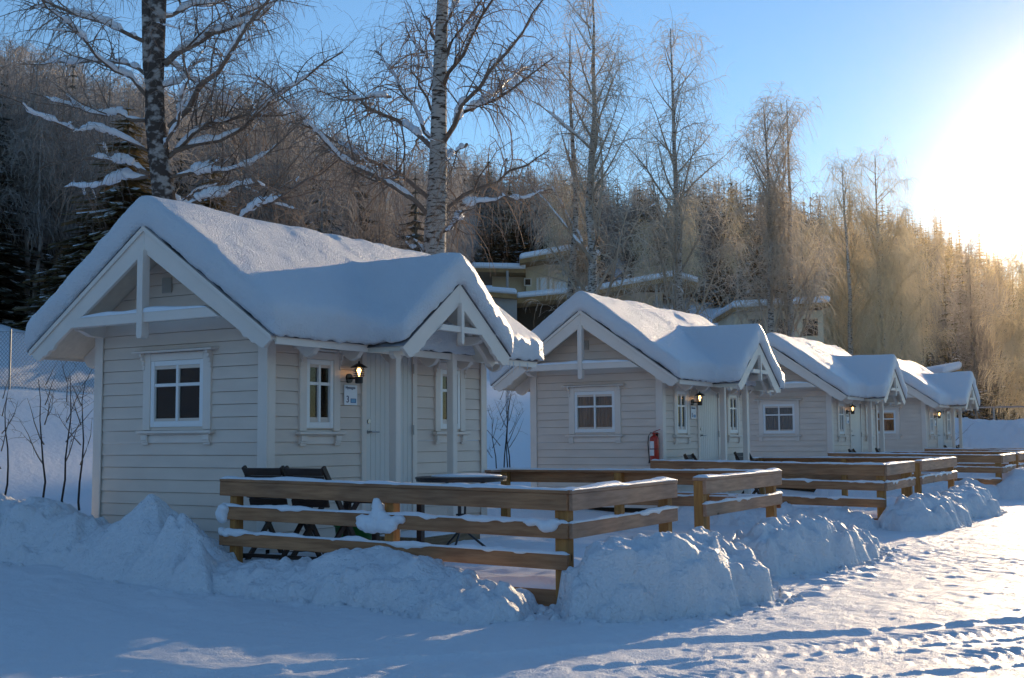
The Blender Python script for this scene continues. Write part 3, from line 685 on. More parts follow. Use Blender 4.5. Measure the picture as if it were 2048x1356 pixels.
blob_mesh('snow_clump', [(.17, -.77, .535, .045, .05, .05), (.23, -.77, .51, .06, .045, .03)],
          'small clump of snow on the low left end of the nearest railing', 'snow clump')
blob_mesh('snow_clump', [(3.55, -.76, .72, .13, .05, .035), (3.66, -.77, .69, .10, .05, .055), (3.72, -.765, .72, .07, .05, .03)],
          'clump of snow over the middle rail at the outer corner of the nearest railing', 'snow clump')

# ------------------------------------------------------------------ snow heaps
def heap(path, label, seed, res=.018, blobs=90, bump=.5, spikes=()):
    blobs = int(blobs*2.6)
    """path: list of (x,y,halfwidth,height above ground)"""
    P = np.array(path, float); P[:, 3] *= .88; x0 = P[:, 0].min()-P[:, 2].max()-.3; x1 = P[:, 0].max()+P[:, 2].max()+.3
    y0 = P[:, 1].min()-P[:, 2].max()-.3; y1 = P[:, 1].max()+P[:, 2].max()+.3
    gx = np.arange(x0, x1, res); gy = np.arange(y0, y1, res); X, Y = np.meshgrid(gx, gy, indexing='ij')
    wx = .10*fbm(X*2.2, Y*2.2, 100+seed, 3); wy = .10*fbm(X*2.2+9, Y*2.2, 101+seed, 3)
    bestd = np.full(X.shape, 9.0); bh = np.zeros(X.shape); bw = np.ones(X.shape)
    for k in range(len(P)-1):
        a = P[k, :2]; b = P[k+1, :2]; ab = b-a; L2 = (ab**2).sum()+1e-9
        t = np.clip(((X+wx-a[0])*ab[0]+(Y+wy-a[1])*ab[1])/L2, 0, 1)
        w_ = P[k, 2]+(P[k+1, 2]-P[k, 2])*t; h_ = P[k, 3]+(P[k+1, 3]-P[k, 3])*t
        d = np.hypot(X+wx-(a[0]+ab[0]*t), Y+wy-(a[1]+ab[1]*t))/w_
        u = d < bestd; bestd = np.where(u, d, bestd); bh = np.where(u, h_, bh); bw = np.where(u, w_, bw)
    env = np.clip(1-bestd**2, -1, 1); H = bh*np.where(env > 0, np.abs(env)**.85, 0)
    rg = np.random.default_rng(seed); out = H.copy(); msk = np.argwhere(bestd < 1.08)
    for k in range(blobs):
        i, j = msk[rg.integers(len(msk))]; cx, cy = gx[i], gy[j]; r = rg.uniform(.025, .20)**1.0*rg.uniform(.4, 1)*(1.0 if bestd[i, j] < .9 else .5)*max(1, res/.025); sq = rg.uniform(.5, 1.3)
        i0 = max(0, i-int(r/res)-1); i1 = i+int(r/res)+2; j0 = max(0, j-int(r/res)-1); j1 = j+int(r/res)+2
        q = 1-((X[i0:i1, j0:j1]-cx)/r)**2-((Y[i0:i1, j0:j1]-cy)/r)**2
        hh = H[i, j]*.94-.02+r*sq*bump*np.sqrt(np.clip(q, 0, 1)); out[i0:i1, j0:j1] = np.where(q > 0, np.maximum(out[i0:i1, j0:j1], hh), out[i0:i1, j0:j1])
    for (sx, sy, sr, sh, skew) in spikes:
        q = np.full(X.shape, 9.)
        for kf in range(6):
            an = kf*1.05+skew+rg.uniform(-.3, .3); stp = rg.uniform(.75, 1.5); q = np.minimum(q, sh*rg.uniform(1.0, 1.12)-sh/sr*stp*((X-sx)*math.cos(an)+(Y-sy)*math.sin(an)))
        out = np.maximum(out, np.minimum(q, sh)+.02*fbm(X*6, Y*6, 220+seed, 3))
    bl = out
    for _ in range(1): bl = (bl+np.roll(bl, 1, 0)+np.roll(bl, -1, 0)+np.roll(bl, 1, 1)+np.roll(bl, -1, 1))/5
    rdg = 1-2*np.abs(fbm(X*3.2+wx*3, Y*3.2, 112+seed, 4)); out = bl+(.040*fbm(X*3.5, Y*3.5, 110+seed, 4)+.030*(rdg-.6)*np.clip(bh, 0, 1)/.6+.020*fbm(X*13, Y*13, 111+seed, 3)+.008*fbm(X*32, Y*32, 113+seed, 2))*np.clip(bl/.12, 0, 1)
    for cs, am in ((.16, .050), (.07, .022)):                              # broken chunks: cells with their own height and tilt
        cs *= max(1, res/.03); ci = np.floor(X/cs); cj = np.floor(Y/cs); bd = np.full(X.shape, 9.); off = np.zeros(X.shape)
        for di in (-1, 0, 1):
            for dj in (-1, 0, 1):
                a_, b_ = ci+di, cj+dj; jx = (a_+.15+.7*_h(a_, b_, 200+seed))*cs; jy = (b_+.15+.7*_h(a_, b_, 201+seed))*cs; dd = (X-jx)**2+(Y-jy)**2
                val = (_h(a_, b_, 202+seed)-.5)*am*2*(_h(a_, b_, 205+seed) > .35)+((X-jx)*(_h(a_, b_, 203+seed)-.5)+(Y-jy)*(_h(a_, b_, 204+seed)-.5))*am*14
                u = dd < bd; bd = np.where(u, dd, bd); off = np.where(u, val, off)
        off = (off*2+np.roll(off, 1, 0)+np.roll(off, -1, 0)+np.roll(off, 1, 1)+np.roll(off, -1, 1))/6
        out = out+off*np.clip(bl/.10, 0, 1)*np.clip(fbm(X*1.3, Y*1.3, 206+seed, 2)*1.5+.75, .15, 1)
    # scattered crumbs at the foot
    for k in range(int(blobs*3)):
        i, j = rg.integers(len(gx)), rg.integers(len(gy))
        if 1.0 < bestd[i, j] < 1.2+.4*rg.uniform()**2:
            r = rg.uniform(.012, .055)*rg.uniform(.5, 1); i0 = max(0, i-4); i1 = i+5; j0 = max(0, j-4); j1 = j+5
            q = 1-((X[i0:i1, j0:j1]-gx[i])/r)**2-((Y[i0:i1, j0:j1]-gy[j])/r)**2
            out[i0:i1, j0:j1] = np.maximum(out[i0:i1, j0:j1], r*.8*np.sqrt(np.clip(q, 0, 1)))
    G = terrain(X, Y); keep = out > .003; Z = np.where(keep, G+out, G-.05)
    a, b = X.shape; I = (np.arange(a-1)[:, None]*b+np.arange(b-1)[None, :])
    kk = keep[:-1, :-1] | keep[1:, :-1] | keep[:-1, 1:] | keep[1:, 1:]; I = I[kk]
    q = np.stack([I, I+b, I+b+1, I+1], 1); u, inv = np.unique(q, return_inverse=True)
    me = raw_mesh('snow_heap', np.stack([X, Y, Z], -1).reshape(-1, 3)[u], inv.reshape(-1, 4), smooth=True)
    return tag(add_obj('snow_heap', me, SNOWH), label, 'snow heap', 'heaps of ploughed snow')
heap([(-5.2, -.75, .65, .52), (-3.6, -.78, .62, .62), (-2.3, -.75, .6, .62), (-1.5, -.72, .52, .40), (-.9, -.72, .58, .55), (-.2, -.85, .55, .46), (.35, -1.05, .38, .22)],
     'long snow heap along the gable wall of the nearest cabin', 1, blobs=150, bump=.55,
     spikes=((-.66, -.85, .62, .74, .3), (-.05, -1.02, .36, .66, -.6), (.40, -1.28, .32, .46, .2)))
heap([(.55, -1.0, .34, .26), (1.3, -1.0, .36, .30), (1.95, -.98, .40, .46), (2.5, -1.0, .42, .42), (2.9, -1.1, .40, .28), (3.4, -1.2, .34, .20)],
     'low snow heap pressed against the long front railing of the nearest cabin', 2, blobs=150, bump=.45)
heap([(4.22, -.74, .40, .62), (4.36, -.2, .56, .64), (4.36, .5, .56, .54), (4.26, 1.0, .46, .44)],
     'snow heap outside the corner of the nearest railing', 3, blobs=120, bump=.6)
heap([(4.05, 1.35, .16, .14), (4.08, 1.9, .14, .10)], 'small crumbled snow between the two heaps at the nearest railing gap', 4, blobs=40)
heap([(4.24, 2.38, .42, .48), (4.32, 3.1, .54, .54), (4.34, 3.9, .52, .46), (4.36, 4.7, .42, .30), (4.36, 5.2, .30, .14)],
     'snow heap beyond the step gap of the nearest railing', 5, blobs=120, bump=.6)
for i in (1, 2, 3):
    yb = SP*i; nm = ORD[i]; h = [0, 1.0, 1.05, 1.0][i]
    heap([(.5, yb-1.05, .3, .22), (1.6, yb-1.0, .32, .25), (2.7, yb-1.0, .36, .30), (3.5, yb-1.05, .34, .28)], 'low snow heap along the front railing of the %s cabin' % nm, 20+i, res=.03*i, blobs=60)
    heap([(4.15, yb-.75, .40, .40*h), (4.25, yb-.1, .46, .50*h), (4.2, yb+.9, .40, .42*h)], 'rounded snow heap at the railing corner of the %s cabin' % nm, 30+i, res=.026*i, blobs=70, bump=.7)
    heap([(4.15, yb+1.85, .38, .46*h), (4.25, yb+2.7, .44, .56*h), (4.2, yb+3.9, .38, .40*h)], 'rounded snow heap beyond the railing gap of the %s cabin' % nm, 40+i, res=.026*i, blobs=70, bump=.7)
heap([(-7, 41.5, 2.2, 1.9), (-2, 42.5, 2.6, 2.1), (2.5, 42.5, 2.8, 2.25), (7, 42, 2.8, 2.3), (14, 40, 2.8, 2.2)], 'high snow bank closing the yard beyond the farthest cabin', 50, res=.07, blobs=40, bump=.35)

# ------------------------------------------------------------------ furniture and small things
def chair(label, loc, rz, snowy=False):
    t = thing('garden_chair', label, 'chair', loc, rz, 'dark wooden garden chairs'); W_ = .245
    b = MB()
    for k in range(5):
        z = .53+k*.072; y = -.02-(z-.45)*.30
        b.prism([(-W_+.02, y, z), (-W_+.02, y-.020, z+.066), (-W_+.02, y+.0, z+.072), (-W_+.02, y+.022, z+.004)], (2*W_-.04, 0, 0))
    b.build('backrest', DARKW, t, bevel=.003)
    s = MB()
    for k in range(6): y = .03+k*.068; s.box(-W_+.03, W_-.03, y, y+.060, .385+.012*k*.4, .405+.012*k*.4)
    s.build('seat', DARKW, t, bevel=.003)
    for sx in (-1, 1):
        x = sx*(W_-.015)
        a = MB(); a.beam((x, .46, 0), (x, -.13, .90), .028, .045); a.build('leg', DARKW, t)
        a = MB(); a.beam((x-sx*.03, -.12, 0), (x-sx*.03, .42, .60), .026, .045); a.build('leg', DARKW, t)
        a = MB(); a.box(x-.028, x+.028, -.06, .44, .605, .628); a.build('armrest', DARKW, t, bevel=.004)
    a = MB(); a.box(-W_+.02, W_-.02, -.11, -.08, .05, .085); a.build('stretcher', DARKW, t)
    return t
chair('left one of two dark garden chairs behind the nearest railing', (.44, -.40, .23), 0.04)
chair('right one of two dark garden chairs behind the nearest railing', (.96, -.40, .23), -0.03)
chair('dark garden chair under the left side window of the second cabin', (.42, SP+.42, .20), -1.45)
chair('dark garden chair beside the porch post of the second cabin', (.38, SP+2.95, .20), -1.75)
chair('dark garden chair under the left side window of the third cabin', (.42, 2*SP+.55, .18), -1.5)
chair('dark garden chair under the right side window of the third cabin', (.42, 2*SP+3.0, .18), -1.6)
chair('dark garden chair under the left side window of the farthest cabin', (.42, 3*SP+1.2, .18), -1.3)
chair('dark garden chair under the right side window of the farthest cabin', (.42, 3*SP+3.0, .18), -1.6)

t = thing('round_table', 'round dark metal table with a little snow on the nearest deck', 'table', (1.58, 1.13, .22), .3)
m = MB(); m.lathe([(.44, .755), (.462, .757), (.465, .775), (.455, .782), (.02, .783)], 0, 0, 40); m.lathe([(.445, .735), (.455, .735), (.455, .7549), (.445, .7549)], 0, 0, 40); m.build('tabletop', IRON, t)
for k in range(3):
    a = k*2.094+.5; c, s_ = math.cos(a), math.sin(a)
    m = MB(); m.tube([(c*r, s_*r, z) for r, z in ((.30, .0), (.27, .05), (.17, .13), (.06, .22), (.035, .36), (.04, .52), (.12, .66), (.26, .735))], .012, 8); m.build('leg', IRON, t, smooth=True)
m = MB(); m.tube([(.05*math.cos(q*.5236), .05*math.sin(q*.5236), .40) for q in range(13)], .009, 6); m.build('leg_ring', IRON, t)
m = MB(); m.lathe([(.36, .784), (.35, .795), (.2, .805), (.01, .81)], 0.04, .05, 30); m.build('snow_on_table', SNOW, t, smooth=True)

t = thing('side_table', 'small dark wooden table behind the two garden chairs of the nearest deck', 'table', (1.28, .25, .22))
m = MB(); m.box(-.30, .30, -.25, .25, .56, .60); m.build('tabletop', DARKW, t, bevel=.004)
for x in (-.27, .27):
    for y in (-.22, .22): m = MB(); m.box(x-.028, x+.028, y-.028, y+.028, 0, .558); m.build('leg', DARKW, t)
t = thing('plastic_bucket', 'dark green plastic bucket on the nearest deck by the wall', 'bucket', (.62, .62, .22))
m = MB(); m.lathe([(.15, 0), (.16, .01), (.195, .29), (.207, .29), (.207, .305), (.185, .305), (.15, .03), (.01, .028)], 0, 0, 28); m.build('bucket_body', GREEN, t, smooth=True)
m = MB(); m.tube([(.2*math.cos(a), .02, .30+.0+.14*math.sin(a)*-.3) for a in [math.pi*k/12 for k in range(13)]], .005, 6); m.build('handle', STEEL, t)
t = thing('wooden_step', 'snow dusted wooden step in front of the nearest cabin door', 'step', (.52, 2.0, .20))
m = MB()
for k in range(5): m.box(-.40, .36, -.55+k*.222, -.55+k*.222+.21, .10, .135)
m.build('tread', DECKW, t, bevel=.004); m = MB(); m.box(-.38, .34, -.53, -.50, -.02, .099); m.box(-.38, .34, .50, .53, -.02, .099); m.box(.345, .37, -.54, .54, -.02, .12); m.build('riser', DECKW, t)
m = MB(); snow_strip(m, (-.02, -.52, .136), (-.02, .5, .136), .62, .01, .03, .003, 77); m.build('snow_on_step', SNOW, t, smooth=True)

# fire extinguisher on the second cabin's gable wall
t = thing('fire_extinguisher', 'red fire extinguisher hanging at the corner of the second cabin', 'fire extinguisher', (-.085, SP-.125, .985))
m = MB(); m.lathe([(.060, 0), (.072, .006), (.076, .02), (.076, .36), (.070, .395), (.045, .42), (.022, .43), (.020, .45)], 0, 0, 28); m.build('cylinder', REDM, t, smooth=True)
m = MB(); m.box(-.022, .022, -.022, .022, .448, .478); m.beam((-.02, 0, .485), (.11, 0, .53), .022, .010); m.beam((-.02, 0, .470), (.10, 0, .455), .022, .010); m.build('valve_handle', REDM, t)
m = MB(); m.tube([(-.02, 0, .465), (-.06, -.01, .475), (-.10, -.01, .42), (-.112, -.01, .30), (-.098, -.01, .12), (-.092, -.01, .02)], .009, 8); m.tube([(-.092, -.01, .02), (-.092, -.01, -.03)], [.012, .016], 8); m.build('hose', BLACK, t, smooth=True)
def curved_label(z0, z1, r):
    m = MB(); n = 12; vs = []
    for i in range(n+1):
        a = -math.pi/2-.95+1.3*i/n; vs += [(r*math.cos(a), r*math.sin(a), z0), (r*math.cos(a), r*math.sin(a), z1)]
    return m.add(vs, [(2*i, 2*i+2, 2*i+3, 2*i+1) for i in range(n)])
curved_label(.215, .335, .0775).build('paper_label', PAPER, t); curved_label(.095, .198, .0775).build('paper_label', PAPER, t)
m = MB(); m.lathe([(.0765, .200), (.079, .200), (.079, .213), (.0765, .213)], 0, 0, 28); m.build('strap', BLACK, t)
m = MB(); m.box(-.03, .03, .07, .09, .25, .48); m.build('wall_bracket', BLACK, t)

# ------------------------------------------------------------------ fences
def chainlink(label, pts, h, pitch=.10, zoff=0.0):
    t = thing('chain_link_fence', label, 'fence', (0, 0, 0))
    P = np.array(pts, float); wires = []
    seg = np.hypot(*(P[1:]-P[:-1]).T); cum = np.concatenate([[0], np.cumsum(seg)]); L = cum[-1]
    def at(a, z):
        a = np.clip(a, 0, L); x = np.interp(a, cum, P[:, 0]); y = np.interp(a, cum, P[:, 1]); return np.stack([x, y, terrain(x, y)+zoff+z], -1)
    st = np.arange(-h, L, pitch); k = 9; zz = np.linspace(0, h, k)
    A = np.stack([at(s+zz, zz) for s in st]); B = np.stack([at(s+h-zz, zz) for s in st])
    me = tubes_mesh('wire_mesh', np.concatenate([A, B]), np.full((2*len(st), k), .0048), 3); add_obj('wire_mesh', me, WIRE, t)
    for a in np.arange(.4, L, 3.0):
        p = at(np.array([a]), np.array([0.]))[0]; m = MB(); m.tube([(p[0], p[1], p[2]-.3), (p[0], p[1], p[2]+h+.06)], .025, 8); m.build('post', WIRE, t)
    tp = at(np.linspace(0, L, 60), np.full(60, h)); m = MB(); m.tube([tuple(q) for q in tp], .006, 4); m.build('top_wire', WIRE, t)
    return t

def tubes(P, R, m):
    """P (N,k,3), R (N,k) -> verts, quads"""
    N_, k, _ = P.shape
    T = np.empty_like(P); T[:, 1:-1] = P[:, 2:]-P[:, :-2]; T[:, 0] = P[:, 1]-P[:, 0]; T[:, -1] = P[:, -1]-P[:, -2]
    T /= np.linalg.norm(T, axis=-1, keepdims=True)+1e-9
    ref = np.zeros_like(T); vert = np.abs(T[..., 2:3]) > .8; ref[..., 2:3] = 1; ref = np.where(vert, np.array([1., 0.2, 0]), ref)
    A = np.cross(T, ref); A /= np.linalg.norm(A, axis=-1, keepdims=True)+1e-9; B = np.cross(T, A)
    an = 2*np.pi*np.arange(m)/m
    V = P[:, :, None, :]+R[:, :, None, None]*(A[:, :, None, :]*np.cos(an)[None, None, :, None]+B[:, :, None, :]*np.sin(an)[None, None, :, None])
    V = V.reshape(-1, 3)
    n = np.arange(N_)[:, None, None]*k*m; i = np.arange(k-1)[None, :, None]*m; j = np.arange(m)[None, None, :]; j2 = (j+1) % m
    Q = np.stack([n+i+j, n+i+j2, n+i+m+j2, n+i+m+j], -1).reshape(-1, 4)
    return V, Q
def ribbons(P, R, rg):
    N_, k, _ = P.shape; T = norm(P[:, -1]-P[:, 0]); q = rg.normal(size=(N_, 3)); A = norm(q-T*(q*T).sum(1, keepdims=True))
    V = np.stack([P+A[:, None]*R[..., None], P-A[:, None]*R[..., None]], 2).reshape(-1, 3)
    b = (np.arange(N_)[:, None]*k+np.arange(k-1)[None])*2; return V, np.stack([b, b+1, b+3, b+2], -1).reshape(-1, 4)
def norm(v): return v/(np.linalg.norm(v, axis=-1, keepdims=True)+1e-9)
def tubes_mesh(name, P, R, m, smooth=False):
    V, Q = tubes(P, R, m); return raw_mesh(name, V, Q, smooth=smooth)
def merge(parts):
    Vs, Qs, n = [], [], 0
    for V, Q in parts: Vs.append(V); Qs.append(Q+n); n += len(V)
    return np.concatenate(Vs), np.concatenate(Qs)

chainlink('chain link fence on the shaded snow slope left of the nearest cabin', [(-15.8, 0.0), (-16.6, 6.0), (-17.0, 12.0), (-17.2, 17.0)], 1.35)
t = thing('yard_gate', 'long grey metal fence with a diagonal brace behind the far snow bank', 'fence', (0, 0, 0))
gz = 1.55; gy = 45.8
for k in range(8):
    m = MB(); x = -3.6+k*2.6; m.tube([(x, gy, 0), (x, gy, gz+1.05)], .04, 8); m.build('post', WIRE, t)
m = MB(); m.tube([(-3.6, gy, gz+1.03), (15, gy, gz+1.0)], .035, 8); m.build('top_rail', WIRE, t)
m = MB(); m.tube([(-3.5, gy, gz+.95), (-1.2, gy, gz+.05)], .03, 8); m.build('brace', WIRE, t)
m = MB(); m.tube([(-3.6, gy, gz), (15, gy, gz)], .02, 8); m.build('bottom_rail', WIRE, t)

# ------------------------------------------------------------------ trees
def norm(v): return v/(np.linalg.norm(v, axis=-1, keepdims=True)+1e-9)
def spawn(P, R, n, rg, t0, t1, l0, l1, out, upw, grav, noise, k, rf=.55, taper=.25, lenscale=None):
    """grow n children from parent polylines P (N,k0,3)"""
    N_, k0, _ = P.shape; L = np.linalg.norm(P[:, 1:]-P[:, :-1], axis=-1).sum(1); pr = L/L.sum()
    idx = rg.choice(N_, n, p=pr); t = rg.uniform(t0, t1, n); f = t*(k0-1); i = np.minimum(f.astype(int), k0-2); fr = (f-i)[:, None]
    p = P[idx, i]*(1-fr)+P[idx, i+1]*fr; r = R[idx, i]*(1-fr[:, 0])+R[idx, i+1]*fr[:, 0]
    T = norm(P[idx, i+1]-P[idx, i]); rnd = rg.normal(size=(n, 3)); rnd -= T*(rnd*T).sum(1, keepdims=True); rnd = norm(rnd)
    d = norm(T*(1-out)+rnd*out+np.array([0, 0, 1.])*upw)
    ln = rg.uniform(l0, l1, n)*(1.15-.6*t)
    if lenscale is not None: ln *= lenscale(p)
    r0 = np.minimum(r*rf, ln*.011+.0025); out_ = [p]; st = (ln/(k-1))[:, None]
    for s in range(k-1):
        d = norm(d+np.array([0, 0, -1.])*grav*(s+1)/k+rg.normal(size=(n, 3))*noise); p = p+d*st; out_.append(p)
    PP = np.stack(out_, 1); RR = r0[:, None]*np.linspace(1, taper, k)[None]
    return PP, RR

def auto_limbs(rg, h, n, zmin, spread, upw, k=7):
    z = np.linspace(zmin, .96, n)*h; P = []; R = []
    for q in z:
        a = rg.uniform(0, 2*np.pi); f = (h-q)/h; ln = spread*(f**.75)*rg.uniform(.75, 1.15)*h*.42+.4
        d = np.array([math.cos(a), math.sin(a), upw*rg.uniform(.7, 1.4)]); d /= np.linalg.norm(d); p = np.array([0, 0, q]); pts = [p]
        for s in range(k-1):
            d = d+np.array([0, 0, .10-.16*s/k])+rg.normal(size=3)*.07; d /= np.linalg.norm(d); p = p+d*ln/(k-1); pts.append(p)
        P.append(pts); R.append(np.linspace(.012+.010*ln, .004, k))
    return np.array(P), np.array(R)

def birch_meshes(seed, h, r0, limbs=None, trunk=None, n2=90, n3=900, n4=0, hang=.9, tw=.0035, spread=1.0, upw=1.1, zmin=.28, nl=26, tl=(.5, 1.2), l2=(.8, 1.9), sides=3, snow=0.0):
    rg = np.random.default_rng(seed)
    if trunk is None:
        k = 12; z = np.linspace(-.5, h, k); wob = np.cumsum(rg.normal(size=(k, 2))*.05, 0); trunk = [(np.concatenate([wob, z[:, None]], 1), np.linspace(r0, .015, k)**1.0)]
    if limbs is None: LP, LR = auto_limbs(rg, h, nl, zmin, spread, upw); LP[:, :, :2] += 0
    else: LP, LR = limbs
    tp = []
    for P, R in trunk: tp.append(tubes(np.asarray(P)[None], np.asarray(R)[None], 10))
    TV, TQ = merge(tp)
    P2, R2_ = spawn(LP, LR, n2, rg, .15, .98, l2[0], l2[1], .55, .25, .12, .16, 6)
    allP = [LP]; parts = [tubes(LP, LR, 5), tubes(P2, np.maximum(R2_, tw), 3)]
    k6 = 6
    P3, R3 = spawn(P2, R2_, n3, rg, .1, 1.0, tl[0], tl[1], .7, .0, hang, .16, k6)
    parts.append(ribbons(P3, np.maximum(R3, tw)*1.25*np.linspace(1, .55, k6)[None], rg))
    LPe, LRe = spawn(LP, LR, n3//3, rg, .35, 1.0, tl[0]*.9, tl[1]*1.1, .75, .1, hang*.8, .16, k6); parts.append(ribbons(LPe, np.maximum(LRe, tw), rg))
    if n4:
        P4, R4 = spawn(P3, R3, n4, rg, .1, .95, .12, .4, .75, .0, hang*.6, .25, 4); parts.append(ribbons(P4, np.maximum(R4, tw*.85), rg))
    CV, CQ = merge(parts); sn = None
    if snow > 0:
        sp = []
        def strip(P, R, a, b, th, gap):
            kk = len(P); n_ = 26; s_ = np.linspace(a, b, n_); i = np.minimum(s_.astype(int), kk-2); f = (s_-i)[:, None]
            C = P[i]*(1-f)+P[i+1]*f; rr = np.interp(s_, np.arange(kk), R)
            if abs(norm(C[-1]-C[0])[2]) > .80: return
            nz = vnoise(s_*2.3+rg.uniform(0, 99), s_*0, 3); env = np.clip(np.sin(np.linspace(.08, np.pi-.08, n_))*2.2, 0, 1)**.6*np.clip((nz-gap)*5, .12, 1)
            tn = norm(np.gradient(C, axis=0)); rad = (rr*.8+th*(.45+1.1*vnoise(s_*5+7, s_*0+a, 5)))*env*(1-.5*np.abs(tn[:, 2]))
            C = C+np.array([0, 0, 1.])*(rad*.55+rr*.35)[:, None]+rg.normal(size=C.shape)*.004; sp.append(tubes(C[None], rad[None], 8))
        for P, R in zip(LP, LR):
            kk = len(P)
            if rg.uniform() < snow*1.15: strip(P, R, .25, kk*rg.uniform(.6, .95)-1, .030, .16)
            for _ in range(2):
                if rg.uniform() < snow*.75: a_ = rg.uniform(.3, kk*.5); strip(P, R, a_, min(a_+rg.uniform(.8, 2.4), kk-1.2), rg.uniform(.03, .062), -.3)
        for P, R in zip(P2, R2_):
            if rg.uniform() < snow*.45: kk = len(P); strip(P, R, .1, kk*rg.uniform(.45, .85)-1, .012, .25)
        if sp: sn = merge(sp)
    return (TV, TQ), (CV, CQ), sn

def make_tree(name, label, loc, M3, tmat, cmat, group=None, rz=0.0, scale=1.0, cat='tree'):
    t = thing(name, label, cat, loc, rz, group); t.scale = (scale,)*3
    add_obj('trunk', raw_mesh('trunk', *M3[0], smooth=True), tmat, t); add_obj('crown', raw_mesh('crown', *M3[1]), cmat, t)
    if M3[2] is not None: add_obj('branch_snow', raw_mesh('branch_snow', *M3[2], smooth=True), SNOW, t)['kind'] = 'stuff'
    return t

def base_at(px, D):
    az = YAW+math.atan((px-1024)/FPX); x = CAMP[0]+D*math.sin(az); y = CAMP[1]+D*math.cos(az); return x, y, tz(x, y)

def hero(name, label, px0, D, trunks, limbs, seed, depth, **kw):
    """trunk and limbs drawn as (px,py[,r]) in the tree's own vertical plane, then given depth"""
    x, y, z = base_at(px0, D); s = D/FPX*math.cos(math.atan((px0-1024)/FPX)); rg = np.random.default_rng(seed)
    rd = np.array([math.cos(YAW), -math.sin(YAW), 0]); fd = np.array([math.sin(YAW), math.cos(YAW), 0]); sc = s
    def cv(p, dep): return rd*(p[0]-px0)*sc+fd*dep+np.array([0, 0, (888-p[1])*sc+CAMP[2]-z])
    def resample(pts, k):
        pts = np.array(pts); d = np.concatenate([[0], np.cumsum(np.linalg.norm(pts[1:]-pts[:-1], axis=1))]); u = np.linspace(0, d[-1], k)
        return np.stack([np.interp(u, d, pts[:, i]) for i in range(3)], 1)
    TR = []
    for tr in trunks:
        pts = [cv(p, 0) for p in tr]; rr = [p[2]*sc/2 for p in tr]; P = resample(pts, 14); R = np.interp(np.linspace(0, 1, 14), np.linspace(0, 1, len(rr)), rr); TR.append((P, R))
    LP, LR = [], []
    for lb in limbs:
        r0 = lb[0]; pts = lb[1:]; dm = rg.uniform(-1, 1)*depth; n = len(pts)
        Q = resample([cv(p, dm*(i/(n-1))**1.2) for i, p in enumerate(pts)], 9); Q[1:] += rg.normal(size=(8, 3))*.03
        LP.append(Q); LR.append(np.linspace(r0*sc*.40, max(.005, r0*sc*.09), 9))
    M3 = birch_meshes(seed, 10, .2, limbs=(np.array(LP), np.array(LR)), trunk=TR, **kw)
    return x, y, z, M3

# tree A: heavy old birch with thick snow behind the nearest cabin
A_tr = [[(335, 620, 62), (322, 400, 52), (312, 330, 46), (300, 250, 42), (298, 160, 36), (301, 60, 33), (306, -90, 26), (312, -240, 18), (318, -380, 8)],
        [(300, 205, 26), (285, 130, 24), (281, 40, 22), (276, -90, 18), (262, -220, 12), (255, -330, 5)]]
A_lb = [[17, (330, 250), (370, 215), (420, 175), (470, 145), (520, 100), (580, 50), (640, 10)], [20, (318, 120), (350, 82), (400, 55), (450, 20), (510, -30), (560, -90)],
        [13, (400, 57), (450, 52), (500, 35), (540, 0), (600, -40)], [14, (325, 315), (370, 280), (405, 250), (440, 235), (520, 232), (590, 220)],
        [15, (340, 300), (380, 285), (430, 285), (470, 262), (520, 222), (580, 165), (640, 130), (690, 110)], [11, (325, 355), (400, 338), (450, 355), (510, 340), (590, 285), (650, 240)],
        [11, (335, 420), (400, 400), (460, 385), (530, 375), (600, 400)], [10, (290, 352), (230, 346), (160, 352), (90, 340), (20, 332)], [9, (290, 345), (240, 325), (180, 320), (110, 335)],
        [11, (290, 235), (240, 228), (180, 225), (120, 205), (60, 195)], [12, (285, 75), (220, 56), (150, 55), (95, 25), (40, -10)], [11, (290, 150), (250, 118), (200, 98), (110, 98), (0, 92)],
        [10, (285, 190), (240, 150), (190, 110), (160, 60)], [12, (305, 20), (350, -30), (420, -90), (480, -160)], [11, (300, -30), (240, -90), (180, -150), (120, -190)],
        [9, (300, -120), (360, -190), (420, -260)], [9, (285, -60), (210, -60), (130, -90), (40, -120)], [9, (310, -200), (350, -280), (380, -340)], [8, (280, -150), (220, -240), (190, -310)],
        [12, (420, 500), (480, 462), (540, 436), (600, 430), (665, 420), (720, 400)], [9, (300, 170), (350, 150), (390, 90), (410, 30)], [9, (316, 300), (370, 250), (410, 190), (420, 130)],
        [8, (300, 100), (360, 130), (420, 150), (480, 130)], [8, (290, 300), (230, 280), (170, 290), (110, 270)], [8, (325, 380), (380, 430), (440, 470)]]
x, y, z, M3 = hero('birch_tree', '', 310, 18.5, A_tr, A_lb, 11, 2.6, n2=200, n3=2600, n4=2600, hang=.75, tw=.0022, tl=(.35, 1.0), l2=(.6, 1.6), snow=.9)
make_tree('birch_tree', 'heavy double stemmed birch laden with thick snow, directly behind the nearest cabin', (x, y, z), M3, BARKD, TWIGD)
